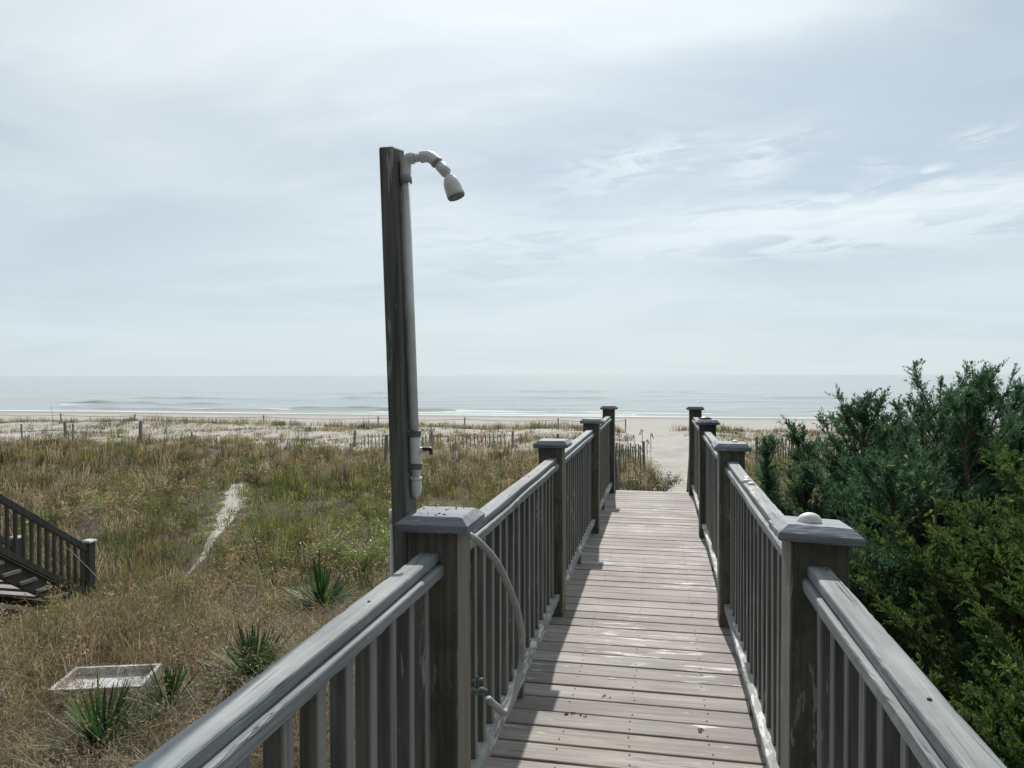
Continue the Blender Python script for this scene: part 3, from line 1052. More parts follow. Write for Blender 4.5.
# posts with a rope along the back of the beach
rp = thing('rope_fence', 'thin rope strung between slim posts at the back of the beach', 'fence', (-8, 53, -1))
tops = []
for q, x in enumerate((-56, -49, -42, -30.5, -21, -14.2, -7.2, -2.4)):
    gz = float(ground(x, 53))
    bm = bmesh.new(); box(bm, (0, 0, .52), (.09, .09, 1.25), .004, Matrix.Rotation(R(random.uniform(-3, 3)), 3, 'Y'))
    obj('fence_post', bm, M_fence, rp, (x, 53, gz)); tops.append(Vector((x, 53, gz + 1.0)))
pts_ = []
for a, b in zip(tops, tops[1:]):
    for q in range(8):
        t = q / 8
        p = a.lerp(b, t); p.z -= .22 * 4 * t * (1 - t) * .5
        pts_.append(p)
pts_.append(tops[-1])
bm = bmesh.new(); tube(bm, pts_, .018, 5)
obj('rope', bm, M_fence, rp)


# ------------------------------------------------------------------ grass
def blade_mesh(name, P, H, A, L, W, C, mat, curl=0.0, tip=1.0, label=None, cat=None):
    """P (n,3) bases, H height, A azimuth of lean, L lean (m), W width, C colour."""
    n = len(P)
    th = rng.uniform(0, 2 * math.pi, n)
    side = np.stack([np.cos(th), np.sin(th), np.zeros(n)], 1) * (W / 2)[:, None]
    ld = np.stack([np.cos(A), np.sin(A), np.zeros(n)], 1)
    up = np.array([0, 0, 1.0])
    m1 = P + ld * (.18 * L)[:, None] + up * (.45 * H)[:, None]
    m2 = P + ld * (.55 * L)[:, None] + up * ((.85 - .05 * curl) * H)[:, None]
    t = P + ld * L[:, None] + up * ((1.0 - curl * .45) * H)[:, None]
    V = np.empty((n, 7, 3))
    V[:, 0] = P - side; V[:, 1] = P + side
    V[:, 2] = m1 - side * .9; V[:, 3] = m1 + side * .9
    V[:, 4] = m2 - side * .6; V[:, 5] = m2 + side * .6
    V[:, 6] = t
    b = (np.arange(n) * 7)[:, None]
    Q = np.concatenate([b + np.array([[0, 1, 3, 2]]), b + np.array([[2, 3, 5, 4]])])
    T = b + np.array([[4, 5, 6]])
    cols = np.repeat(C, 7, axis=0)
    o = raw_mesh(name, V.reshape(-1, 3), T, mat, cols, Q)
    return tag(o, label, cat, kind='stuff')


PAL = {
    'tan': np.array([.42, .325, .18]), 'straw': np.array([.47, .40, .26]), 'pink': np.array([.355, .245, .155]), 'olive': np.array([.215, .195, .09]),
    'green': np.array([.135, .175, .05]), 'bright': np.array([.27, .30, .075]), 'grey': np.array([.44, .415, .355]), 'dark': np.array([.075, .07, .05]),
}
TRAY_C = ctr


YUC = []
for (qx, qy, qr) in ((102, 772, .24), (168, 728, .2), (253, 706, .26), (322, 612, .28), (316, 662, .18), (286, 730, .2)):
    p_ = at_z(qx, qy, 0); YUC.append((p_.x, p_.y, qr))


def in_deck(x, y):
    return (x > -.95) & (x < .72) & (y < 12.3)


def sample(nc, r0, r1, a0=-62, a1=44, power=1.0):
    rr = r0 + (r1 - r0) * rng.uniform(0, 1, nc) ** power
    az = np.radians(rng.uniform(a0, a1, nc)) - 0.0
    az = az - YAW
    x = rr * np.sin(az); y = rr * np.cos(az)
    return x, y, rr


def weights(x, y, rr):
    """Mix of grass kinds over the field (rows: points, columns: palette)."""
    n1 = fbm(x * .55, y * .55, 41, 4); n2 = fbm(x * .9 + 4, y * .9, 42, 3); n3 = fbm(x * .3, y * .3, 43, 3)
    near = np.clip((13.5 - rr + 2.5 * n3) / 4, 0, 1)
    w = np.zeros((len(x), 8))
    w[:, 0] = .30 + .12 * near + .15 * n1             # tan
    w[:, 1] = .14 + .12 * n2                          # straw
    w[:, 2] = .10 + .30 * near + .1 * n2              # pink
    w[:, 3] = .50 - .20 * near + .22 * n3             # olive
    w[:, 4] = .26 - .12 * near + .35 * n1             # green
    w[:, 5] = .03 + .10 * n2
    w[:, 6] = .05 + .16 * near * np.clip((9.5 - rr) / 3, 0, 1)
    w[:, 7] = .03 + .14 * near + 1.1 * np.clip(n2 - .25, 0, 1)
    # a greener, lower patch right of the trail
    gp = np.exp(-((x + 7.6) / 2.8) ** 2 - ((y - 16.2) / 3.4) ** 2)
    w[:, 4] += 1.1 * gp; w[:, 5] += 1.5 * gp; w[:, 0] -= .2 * gp; w[:, 2] -= .2 * gp
    return np.clip(w, .004, None), gp, near


def grass_layer(name, nc, per, r0, r1, hmin, hmax, wid, spread, label, curl=.3, leanf=.5, power=1.0, dens=None, keep=None, grey=0.0, dark=0.0):
    x, y, rr = sample(nc, r0, r1, power=power)
    ok = (rng.uniform(0, 1, nc) < (veg(x, y) if dens is None else dens)) & ~in_deck(x, y)
    # not in the tray, not inside the neighbour's stair
    ok &= ~((np.abs(x - TRAY_C.x) < .42) & (np.abs(y - TRAY_C.y) < .28))
    ok &= ~((x > -9.8) & (x < -8.2) & (y < 9.7) & (y > 3))
    if keep is not None: ok &= keep(x, y, rr)
    for (qx, qy, qr) in YUC:
        ok &= np.hypot(x - qx, y - qy) > qr
    if dens is None: ok &= (fbm(x * 2.4, y * 2.4, 91, 3) + .55 * fbm(x * .8, y * .8, 92, 2)) > rng.uniform(-1.1, .03, nc) + .08 * np.clip((12 - rr) / 5, 0, 1)
    x, y, rr = x[ok], y[ok], rr[ok]
    n = len(x)
    w, gp, near = weights(x, y, rr)
    cum = np.cumsum(w / w.sum(1, keepdims=True), 1)
    kind = (rng.uniform(0, 1, n)[:, None] > cum).sum(1).clip(0, 7)
    pal = np.stack(list(PAL.values()))
    base = pal[kind] * rng.uniform(.42, 1.35, n)[:, None] * np.where(rr > 13, .9, 1.0)[:, None]
    dm = rng.uniform(0, 1, n) < dark
    base[dm] = np.array([.085, .078, .05]) * rng.uniform(.6, 1.4, dm.sum())[:, None]
    gm = rng.uniform(0, 1, n) < grey
    base[gm] = PAL['grey'] * rng.uniform(.7, 1.15, gm.sum())[:, None]
    h = rng.uniform(hmin, hmax, n) * (1 - .62 * gp) * (1 + .55 * fbm(x * .9, y * .9, 44, 3))
    h = np.clip(h, .08, None)
    h *= np.clip(.45 + .4 * seg_dist(x, y, TRAIL), .4, 1)
    h *= np.clip(.5 + .35 * (seg_dist(x, y, MAINPATH) - .6), .45, 1)
    h *= np.interp(y, [20, 27, 31], [1, .78, .62]) if name not in ('crest_grass',) else 1
    if name == 'dune_grass' or name == 'tall_dune_grass':
        h *= np.clip(.55 + (rr - 6) * .06, .55, 1)
    # clump -> blades
    X = np.repeat(x, per) + rng.normal(0, 1, n * per) * np.repeat(spread * (1 + .02 * rr), per)
    Y = np.repeat(y, per) + rng.normal(0, 1, n * per) * np.repeat(spread * (1 + .02 * rr), per)
    m = ~in_deck(X, Y)
    Z = ground(X, Y) - .02
    H = np.repeat(h, per) * rng.uniform(.55, 1.15, n * per)
    A = np.repeat(rng.uniform(0, 2 * math.pi, n), per) + rng.normal(0, 1.3, n * per)
    Lr = H * rng.uniform(.08, 1.0, n * per) * leanf * np.repeat(np.clip(2.6 - (rr - 5) * .16, 1, 2.6), per)
    W = np.repeat(wid * np.clip(rr / 9, .7, 3.2), per) * rng.uniform(.7, 1.3, n * per)
    Cc = np.repeat(base, per, axis=0) * rng.uniform(.75, 1.25, n * per)[:, None]
    P_ = np.stack([X, Y, Z], 1)
    return blade_mesh(name, P_[m], H[m], A[m], Lr[m], W[m], Cc[m], M_grass, curl, 1, label, 'grass')


grass_layer('dune_grass', 21000, 20, 3.2, 66, .26, .66, .0058, .075, 'olive and straw dune grass covering the low field', .3, .62)
grass_layer('near_grass', 8000, 24, 2.6, 15, .20, .50, .0044, .13, 'tangled tan and brown grass of the near field', .8, 1.1, power=.8, keep=lambda x, y, r: fbm(x * 1.9, y * 1.9, 93, 3) > -.25)
grass_layer('matted_grass', 15000, 16, 2.6, 26, .12, .34, .0050, .12, 'matted tan and grey dead grass low in the near field', .9, 2.0, power=.85, keep=lambda x, y, r: (fbm(x * 1.6 + 3, y * 1.6, 94, 3) > -.3) | (r > 12))
grass_layer('dark_weeds', 5200, 16, 2.6, 24, .22, .42, .0056, .10, 'dark brown and olive weeds in the hollows between the grass', .6, 1.1, power=.85, dark=.9,
            keep=lambda x, y, r: fbm(x * 1.3 + 8, y * 1.3, 95, 3) > .22)
grass_layer('curly_grass', 3200, 16, 2.4, 10.5, .24, .44, .0050, .10, 'grey arching dead grass curling over beside the handrail', 1.7, 1.7, power=.8, grey=.75,
            keep=lambda x, y, r: fbm(x * 1.1, y * 1.1, 78, 3) > -.15 + .06 * np.clip(r - 5, 0, 9))
grass_layer('tall_dune_grass', 6500, 9, 5, 46, .55, .95, .0050, .06, 'taller thin stems rising out of the dune grass', .35, .4,
            keep=lambda x, y, r: fbm(x * .6, y * .6, 77, 3) > .05)
grass_layer('sand_tufts', 24000, 12, 27, 60, .12, .34, .0050, .11, 'small tufts of grass scattered over the white dune sand', .4, .8, dens=.8,
            keep=lambda x, y, r: (y > 28) & (y < 42) & (seg_dist(x, y, MAINPATH) > 1.7) & (fbm(x * 1.5, y * 1.2, 79, 3) > -.22))
grass_layer('crest_grass', 13000, 12, 40, 72, .30, .52, .0045, .10, 'olive dune grass along the crest before the beach', .3, .6, dens=.9,
            keep=lambda x, y, r: (y > 41.8) & (y < 45.2) & (seg_dist(x, y, MAINPATH) > 1.6) & (fbm(x * .5, y * .8, 80, 3) > -.45))
# fine dry weeds: thin stems carrying small seed leaves, near the walk
def weeds(nc, r0, r1, label):
    x, y, rr = sample(nc, r0, r1)
    ok = (rng.uniform(0, 1, nc) < veg(x, y)) & ~in_deck(x, y) & ~((np.abs(x - TRAY_C.x) < .5) & (np.abs(y - TRAY_C.y) < .4))
    ok &= ~((x > -9.8) & (x < -8.2) & (y < 9.7) & (y > 3)) & (fbm(x * .8, y * .8, 51, 3) > -.1)
    x, y, rr = x[ok], y[ok], rr[ok]
    n = len(x)
    w, gp, near = weights(x, y, rr)
    hh = rng.uniform(.3, .62, n) * (1 - .6 * gp)
    per = 36
    t = rng.uniform(.35, 1.0, (n, per))
    a = rng.uniform(0, 2 * math.pi, (n, per))
    rad = rng.uniform(.01, .16, (n, per)) * (.3 + .7 * t)
    px = x[:, None] + rad * np.cos(a); py = y[:, None] + rad * np.sin(a); pz = ground(x, y)[:, None] + hh[:, None] * t
    C0 = np.stack([px.ravel(), py.ravel(), pz.ravel()], 1)
    m = ~in_deck(C0[:, 0], C0[:, 1])
    k = n * per
    d = rng.normal(0, 1, (k, 3)); d /= np.linalg.norm(d, axis=1, keepdims=True)
    e = rng.normal(0, 1, (k, 3)); e -= d * (e * d).sum(1, keepdims=True); e /= np.linalg.norm(e, axis=1, keepdims=True)
    L = (rng.uniform(.008, .024, k) * np.clip(np.repeat(rr, per) / 8, .8, 2))[:, None]
    Vv = np.stack([C0 - d * L, C0 + e * L * .28, C0 + d * L, C0 - e * L * .28], 1)
    pal = np.stack([PAL['tan'], PAL['pink'] * 1.15, PAL['straw'], PAL['olive'] * 1.2, PAL['green'] * 1.2])
    wk = np.stack([w[:, 0], w[:, 2], w[:, 1], w[:, 3], w[:, 4]], 1)
    cum = np.cumsum(wk / wk.sum(1, keepdims=True), 1)
    kd = (rng.uniform(0, 1, n)[:, None] > cum).sum(1).clip(0, 4)
    C = np.repeat(pal[kd] * rng.uniform(.7, 1.2, n)[:, None], per, axis=0) * rng.uniform(.7, 1.3, k)[:, None]
    Vv = Vv[m]; C = C[m]
    q = (np.arange(len(Vv)) * 4)[:, None] + np.array([[0, 1, 2, 3]])
    o = raw_mesh('dry_weeds', Vv.reshape(-1, 3), None, M_grass, np.repeat(C, 4, axis=0), q)
    tag(o, label, 'weeds', kind='stuff')


weeds(7000, 4.5, 28, 'dry brown weeds with small leaves mixed through the grass')


# ------------------------------------------------------------------ plants
def yucca(px, py, size, n, label, seed, z=.0):
    r = random.Random(seed)
    p = at_z(px, py, z)
    p.z = float(ground(p.x, p.y))
    V = []; T = []; Qd = []; C = []
    for q in range(n):
        el = R(r.choice([r.uniform(40, 84), r.uniform(12, 60), r.uniform(5, 40)])); az = r.uniform(0, 2 * math.pi)
        L = size * r.uniform(.7, 1.05); w = .0135 * r.uniform(.75, 1.25) * (size / .55)
        d = Vector((math.cos(az) * math.cos(el), math.sin(az) * math.cos(el), math.sin(el)))
        s = Vector((-math.sin(az), math.cos(az), 0))
        nn = d.cross(s)
        droop = (r.uniform(.0, .14) if r.random() < .55 else r.uniform(.2, .5)) * L * (1.2 - el / 1.6)
        dead = r.random() < .16 and el < R(35)
        col = np.array([.20, .165, .095]) if dead else np.array([.030, .075, .022]) * r.uniform(.65, 1.7) + (np.array([.06, .06, 0]) if r.random() < .12 else 0)
        o = Vector((0, 0, .08 * size)) + d * .04
        prev = None
        ks = (0, .3, .65, .88, 1.0); ws = (.6, 1.0, .85, .45, 0.03)
        for k_, wk in zip(ks, ws):
            c0 = o + d * (L * k_) - Vector((0, 0, droop * k_ * k_))
            i = len(V)
            V += [c0 - s * w * wk + nn * w * wk * .35 * -1, c0 - nn * w * wk * .25 * -1 * -1, c0 + s * w * wk + nn * w * wk * .35 * -1]
            C += [col] * 3
            if prev is not None:
                Qd += [(prev, prev + 1, i + 1, i), (prev + 1, prev + 2, i + 2, i + 1)]
            prev = i
    V = np.array([tuple(v) for v in V])
    o = raw_mesh('yucca', V, None, M_yucca, np.array(C), np.array(Qd), None, (0, 0, 0))
    o.location = p
    return tag(o, label, 'yucca', 'yuccas in the dry grass')


yucca(102, 760, .60, 150, 'yucca with a spiky dark rosette just below the white tray', 1)
yucca(168, 722, .48, 100, 'yucca beside the corner of the white tray with a bright green fan', 2)
yucca(253, 690, .62, 140, 'full dark green yucca between the tray and the railing', 3)
yucca(322, 608, .68, 140, 'yucca in front of the pale leafy shrub, farthest from the walk', 4)
yucca(316, 660, .48, 60, 'small sparse yucca peeping over the near handrail', 5)
yucca(286, 730, .58, 80, 'yucca with long drooping leaves half hidden under the near handrail', 6)


def leaf_cloud(C0, size, col, var, rs, upbias=0.0):
    k = len(C0)
    d = rs.normal(0, 1, (k, 3)); d[:, 2] += upbias; d /= np.linalg.norm(d, axis=1, keepdims=True)
    e = rs.normal(0, 1, (k, 3)); e -= d * (e * d).sum(1, keepdims=True); e /= np.linalg.norm(e, axis=1, keepdims=True)
    L = (size * rs.uniform(.7, 1.3, k))[:, None]
    V = np.stack([C0 - d * L * .5, C0 + e * L * .2, C0 + d * L * .5, C0 - e * L * .2], 1).reshape(-1, 3)
    Q = (np.arange(k) * 4)[:, None] + np.array([[0, 1, 2, 3]])
    C = np.repeat(np.array(col)[None, :] * rs.uniform(1 - var, 1 + var, k)[:, None], 4, axis=0)
    return V, Q, C


def leafy_shrub(px, py, rad, h, n, leaf, col, label, seed, name='leafy_shrub'):
    rs = np.random.default_rng(seed); r = random.Random(seed)
    p = at_z(px, py, 0.0); p.z = float(ground(p.x, p.y))
    root = thing(name, label, 'shrub', p)
    bm = bmesh.new(); C0 = []
    for q in range(16):
        a = r.uniform(0, 6.28); s = r.uniform(.3, 1) * rad
        e = Vector((math.cos(a) * s, math.sin(a) * s, h * r.uniform(.6, 1.0) * (1 - .35 * (s / rad) ** 2)))
        mid = e * .5 + Vector((0, 0, .12 * h))
        pts = spline([Vector((0, 0, -.03)), mid, e], 5)
        tube(bm, pts, [.008 * (1 - .7 * i / (len(pts) - 1)) for i in range(len(pts))], 5)
        for j in range(n // 16):
            c_ = pts[r.randrange(3, len(pts))]
            C0.append((c_.x + r.gauss(0, .06), c_.y + r.gauss(0, .06), c_.z + r.gauss(0, .05)))
    obj('stems', bm, M_stalk, root, p)
    V, Q, C = leaf_cloud(np.array(C0), leaf, col, .35, rs)
    o = raw_mesh('foliage', V + np.array(p), None, M_leaf, C, Q, root, tuple(p))
    return root


leafy_shrub(362, 568, .95, .80, 3200, .05, (.25, .31, .105), 'pale yellow green leafy shrub growing just beyond the shower post', 61)
leafy_shrub(68, 482, 1.1, .62, 900, .05, (.075, .075, .055), 'dark twiggy shrub in the mid field nearest the two paired posts', 62, 'twiggy_shrub')
leafy_shrub(182, 483, .9, .55, 800, .05, (.08, .078, .058), 'dark twiggy shrub at the head of the sandy trail', 63, 'twiggy_shrub')
leafy_shrub(255, 491, .55, .42, 600, .05, (.07, .068, .052), 'dark low shrub on the trail edge where the white sand ends', 64, 'twiggy_shrub')
leafy_shrub(661, 492, .85, .85, 1700, .05, (.12, .115, .065), 'brown bushy dune shrub beside the sandy path beyond the deck', 65, 'dune_shrub')


def stalk(name, pts, r0, m, label, cat='stalk', group=None, heads=None):
    o0 = Vector(pts[0])
    bm = bmesh.new()
    P_ = spline(local(pts, o0), 6)
    tube(bm, P_, [r0 * (1 - .6 * i / (len(P_) - 1)) for i in range(len(P_))], 6)
    if heads:
        hp_, nh, hl, hr = heads
        hp_ = local(spline(hp_, 8), o0)
        for q in range(nh):
            p = hp_[int(q / nh * (len(hp_) - 1))]
            d = Vector((random.gauss(0, 1) * .5, random.gauss(0, 1) * .5, -.8)).normalized()
            box(bm, p + d * hl * .5 + Vector((random.gauss(0, hr), random.gauss(0, hr), 0)), (.012, .005, hl), .0, d.to_track_quat('Z', 'Y').to_matrix())
    return tag(obj(name, bm, m, None, o0), label, cat, group)


a = at_z(263, 578, 0)
stalk('dead_stalk', [a, at_y(257, 550, a.y), at_y(250, 523, a.y)], .011, M_stalk, 'dark bare dead stalk leaning in grass beside the sandy trail')
a = at_z(319, 600, 0)
stalk('dead_stalk', [a, at_y(319.5, 570, a.y), at_y(319, 545, a.y)], .010, M_stalk, 'upright dark dead stalk standing among the yucca leaves')
a = at_z(131, 531, 0)
stalk('dead_stalk', [a, at_y(128, 520, a.y), at_y(121, 512, a.y), at_y(115, 506, a.y)], .022, M_pale, 'pale bent dead stem in the grass near the wooden stairs')
a = at_z(66, 441, 0.05)
for (x0, y0, x1, y1, lb) in ((70, 425, 62, 414, 'thin pale dead branch slanting up beside the sturdy dune post'), (52, 424, 51, 406, 'thin upright dead branch on the dune left of the paired posts')):
    a = at_z(x0, 436, .05)
    stalk('dead_branch', [a, at_y(x0, y0, a.y), at_y((x0 + x1) / 2 + 1, (y0 + y1) / 2, a.y), at_y(x1, y1, a.y)], .02, M_pale, lb)
a = at_z(105, 590, .0)
stalk('dead_stalk', [a, at_y(92, 572, a.y - .3), at_y(64, 545, a.y - .8)], .009, M_pale, 'long straw coloured stem leaning against the stair pickets')

# sea oats beyond the end of the deck
k = 0
for (px, yt, yb, y) in ((619, 431, 466, 19), (628, 437, 466, 20), (634, 436, 468, 18.5), (642, 430, 466, 20.5), (647, 440, 467, 19.5), (651, 434, 470, 20), (640, 447, 475, 17), (614, 444, 470, 18)):
    b_ = at_y(px + random.uniform(-2, 2), yb, y); b_.z = float(ground(b_.x, b_.y))
    t_ = at_y(px, yt, y)
    bend = at_y(px + random.choice([-3, 3]), yt + 5, y)
    stalk('sea_oats', [b_, b_.lerp(t_, .5) + Vector((.02, 0, 0)), t_, bend], .006, M_stalk, 'slender sea oats stalk with drooping dark seed head beyond the deck', 'sea oats', 'sea oats beyond the end of the deck',
          heads=([b_.lerp(t_, .80), t_, bend], 30, .035, .008))
    k += 1


# ------------------------------------------------------------------ cedars
def cedar(base, h, rad, label, seed, leaders=3, twigs=2600, leaf=.042, col=(.040, .078, .045), tipcol=(.065, .105, .055), per=20, conic=.8, low=.06, twl=.20, wleaf=.0075, name='cedar_tree', up=.75, group='cedars beside the boardwalk', bumpy=.25, round_=False):
    rs = np.random.default_rng(seed); r = random.Random(seed)
    bx, by = base
    gz = float(ground(bx, by))
    B = Vector((bx, by, gz))
    root = thing(name, label, 'tree', B, group)
    bm = bmesh.new()
    stems = []
    for q in range(leaders):
        a = r.uniform(0, 6.28)
        sp = 0 if q == 0 else r.uniform(.25, .6) * rad
        hh = h if q == 0 else h * r.uniform(.70, .93)
        top = Vector((math.cos(a) * sp, math.sin(a) * sp, hh * .97))
        mid = Vector((top.x * .55 + r.uniform(-.06, .06), top.y * .55 + r.uniform(-.06, .06), hh * .45))
        pts = spline([Vector((0, 0, -.1)), mid, top], 8)
        r0 = .05 * h / 3 * (1 if q == 0 else .7)
        tube(bm, pts, [r0 * (1 - .93 * i / (len(pts) - 1)) for i in range(len(pts))], 7)
        stems.append((pts, hh))
    obj('trunk', bm, M_bark, root, B)
    bm = bmesh.new()
    TP = []; TD = []; TL = []
    nb = int(34 * leaders * (h / 3)) + 12
    per_b = max(6, twigs // nb)
    for q in range(nb):
        pts, hh = stems[r.randrange(leaders)]
        t = low + (.97 - low) * r.random() ** .85
        f = t * (len(pts) - 1); i0 = min(int(f), len(pts) - 2)
        p0 = pts[i0].lerp(pts[i0 + 1], f - i0)
        az = r.uniform(0, 6.28)
        if round_:
            prof = math.sqrt(max(.02, 1 - (2 * t - .85) ** 2 * .72))
        else:
            prof = (1 - t) ** conic * .95 + .12
        Lb = rad * prof * r.uniform(1 - bumpy * 1.6, 1 + bumpy)
        el = R(r.uniform(18, 55) + 22 * t)
        d = Vector((math.cos(az) * math.cos(el), math.sin(az) * math.cos(el), math.sin(el)))
        e = p0 + d * Lb + Vector((0, 0, .12 * Lb))
        if e.z > hh * 1.02: e.z = hh * 1.02
        mid = p0.lerp(e, .5) + Vector((0, 0, -.05 * Lb))
        bp = spline([p0, mid, e], 5)
        tube(bm, bp, [.012 * (1 - .85 * i / (len(bp) - 1)) for i in range(len(bp))], 4, False)
        for j in range(per_b):
            s = r.random() ** .7
            f = (.12 + .88 * s) * (len(bp) - 1); i1 = min(int(f), len(bp) - 2)
            c0 = bp[i1].lerp(bp[i1 + 1], f - i1)
            bd = (bp[i1 + 1] - bp[i1]).normalized()
            dd = (bd * .8 + Vector((r.gauss(0, .5), r.gauss(0, .5), r.gauss(0, .35))) + Vector((0, 0, up * .6))).normalized()
            TP.append(c0); TD.append(dd); TL.append(twl * r.uniform(.5, 1.2) * (1.1 - .35 * s))
    # leaders carry upright plumes
    for pts, hh in stems:
        for j in range(int(90 * h / 3)):
            u_ = r.uniform(.35, 1.0)
            f = u_ * (len(pts) - 1); i1 = min(int(f), len(pts) - 2)
            c0 = pts[i1].lerp(pts[i1 + 1], f - i1)
            sp_ = .25 + .75 * (1 - u_)
            dd = Vector((r.gauss(0, .8) * sp_, r.gauss(0, .8) * sp_, 1)).normalized()
            TP.append(c0); TD.append(dd); TL.append(twl * r.uniform(.5, 1.25) * (.55 + .8 * (1 - u_)))
    obj('limbs', bm, M_bark, root, B)
    TP = np.array([tuple(v) for v in TP]); TD = np.array([tuple(v) for v in TD]); TL = np.array(TL)
    n = len(TP)
    # each twig is a feathered spray of scale leaves
    tw_c = rs.uniform(.65, 1.3, n)
    mixk = rs.uniform(0, 1, n) ** 1.5
    tcol = np.array(col)[None] * (1 - mixk[:, None]) + np.array(tipcol)[None] * mixk[:, None]
    tcol = tcol * tw_c[:, None]
    s = rs.uniform(.03, 1.0, (n, per))
    rnd = rs.normal(0, 1, (n, per, 3))
    D = TD[:, None, :]
    perp = rnd - D * (rnd * D).sum(2, keepdims=True); perp /= np.linalg.norm(perp, axis=2, keepdims=True)
    ang = rs.uniform(.30, .75, (n, per, 1))
    ld = D * np.cos(ang) + perp * np.sin(ang)
    c0 = TP[:, None, :] + D * (s * TL[:, None])[..., None] + np.array([0, 0, -.03])[None, None] * (s ** 2)[..., None]
    LL = leaf * rs.uniform(.6, 1.35, (n, per, 1)) * (1.15 - .55 * s[..., None])
    rnd2 = rs.normal(0, 1, (n, per, 3))
    sd = rnd2 - ld * (rnd2 * ld).sum(2, keepdims=True); sd /= np.linalg.norm(sd, axis=2, keepdims=True)
    wv = wleaf * rs.uniform(.7, 1.3, (n, per, 1)) / 2
    V = np.stack([c0, c0 + ld * LL * .5 + sd * wv, c0 + ld * LL, c0 + ld * LL * .5 - sd * wv], 2).reshape(-1, 3)
    Q = (np.arange(n * per) * 4)[:, None] + np.array([[0, 1, 2, 3]])
    C = np.repeat(tcol, per, axis=0) * rs.uniform(.8, 1.2, n * per)[:, None]
    C = np.repeat(C, 4, axis=0)
    raw_mesh('crown', V + np.array(B), None, M_cedar, C, Q, root, tuple(B))
    return root


BLUE = dict(col=(.060, .132, .074), tipcol=(.125, .220, .108))
YEL = dict(col=(.055, .110, .034), tipcol=(.165, .235, .060))
cedar((2.62, 7.7), 3.20, 1.45, 'tallest dark cedar with feathery leader rising above the sea horizon', 201, 5, 6500, per=22, conic=.6, **BLUE)
cedar((1.18, 6.6), 2.76, .60, 'slender pointed young cedar in front of the fence pickets', 202, 3, 2600, conic=.7, **BLUE)
cedar((.98, 7.4), 2.60, .50, 'smallest bluish cedar spire right against the railing', 203, 3, 2000, conic=.7, **BLUE)
cedar((1.80, 7.1), 2.98, .95, 'bluish cedar between the slender spire and the tallest cedar', 204, 5, 5000, conic=.6, **BLUE)
cedar((2.36, 6.4), 3.06, 1.2, 'broad dark cedar standing just in front of the tallest one', 205, 6, 6500, conic=.55, **BLUE)
cedar((2.90, 6.9), 3.06, 1.1, 'dark cedar cut by the picture edge', 206, 5, 5200, conic=.85, **BLUE)
cedar((1.62, 5.6), 2.42, .95, 'low dark cedar filling the gap behind the post with the shell', 209, 5, 6000, leaf=.036, per=22, round_=True, **BLUE)
cedar((2.15, 4.35), 2.58, 1.35, 'broad yellow green cedar bush lit along its top', 207, 7, 13000, leaf=.030, per=26, twl=.15, wleaf=.0065, round_=True, name='cedar_bush', **YEL)
cedar((1.52, 2.75), 2.20, .92, 'dense green cedar bush beside the nearest stretch of handrail', 208, 6, 11000, leaf=.024, per=26, twl=.13, wleaf=.0055, round_=True, name='cedar_bush', **YEL)

cedar((2.2, 6.9), 2.92, 1.1, 'rounded cedar filling the middle of the stand behind the yellow green bush', 210, 6, 6500, conic=.5, **BLUE)
cedar((3.1, 7.5), 2.98, 1.35, 'cedar far back between the tallest one and the picture edge', 211, 6, 6500, conic=.5, **BLUE)

# a broad-leaved sapling showing through the cedars
rs = np.random.default_rng(5)
p = Vector((1.62, 5.0, 0)); root = thing('leafy_sapling', 'thin sapling with few broad yellow green leaves among the cedars', 'sapling', p)
bm = bmesh.new(); tube(bm, [(0, 0, 0), (.05, -.05, 1.2), (.02, -.12, 2.2), (.0, -.15, 2.62)], [.014, .011, .007, .003], 6); obj('stem', bm, M_bark, root, p)
C0 = np.array([(rs.normal(0, .12), -.15 + rs.normal(0, .08), rs.uniform(2.35, 2.72)) for _ in range(26)])
V, Q, C = leaf_cloud(C0, .05, (.17, .23, .05), .3, rs)
raw_mesh('leaves', V + np.array(p), None, M_leaf, C, Q, root, tuple(p))


# ------------------------------------------------------------------ light and sky
to_sun = Vector((-.085, 1.19, 1.0)).normalized()
EL = math.asin(to_sun.z)
AZ = math.atan2(to_sun.x, to_sun.y)
sun = bpy.data.lights.new('sun', 'SUN')
sun.energy = 4.4
sun.angle = R(.6)
sun.color = (1.0, .955, .89)
so = bpy.data.objects.new('sun', sun)
so.rotation_euler = to_sun.to_track_quat('Z', 'Y').to_euler()
so.location = (0, 20, 30)
COL.objects.link(so)

world = bpy.data.worlds.new("World")
scene.world = world
world.use_nodes = True
nt = world.node_tree
nd, lk = nt.nodes, nt.links
nd.clear()
sky = nd.new('ShaderNodeTexSky')
sky.sky_type = 'NISHITA'
sky.sun_disc = False
sky.sun_elevation = EL
sky.sun_rotation = AZ
sky.altitude = 0
sky.dust_density = .6
tc = nd.new('ShaderNodeTexCoord')
D = tc.outputs['Generated']
sep = nd.new('ShaderNodeSeparateXYZ'); lk.new(D, sep.inputs[0])
dz = MATH(nd, lk, 'MAXIMUM', sep.outputs[2], 0.0)
den = MATH(nd, lk, 'ADD', dz, .16)
comb = nd.new('ShaderNodeCombineXYZ')
lk.new(MATH(nd, lk, 'DIVIDE', sep.outputs[0], den), comb.inputs[0])
lk.new(MATH(nd, lk, 'DIVIDE', sep.outputs[1], den), comb.inputs[1])
Pc = comb.outputs[0]
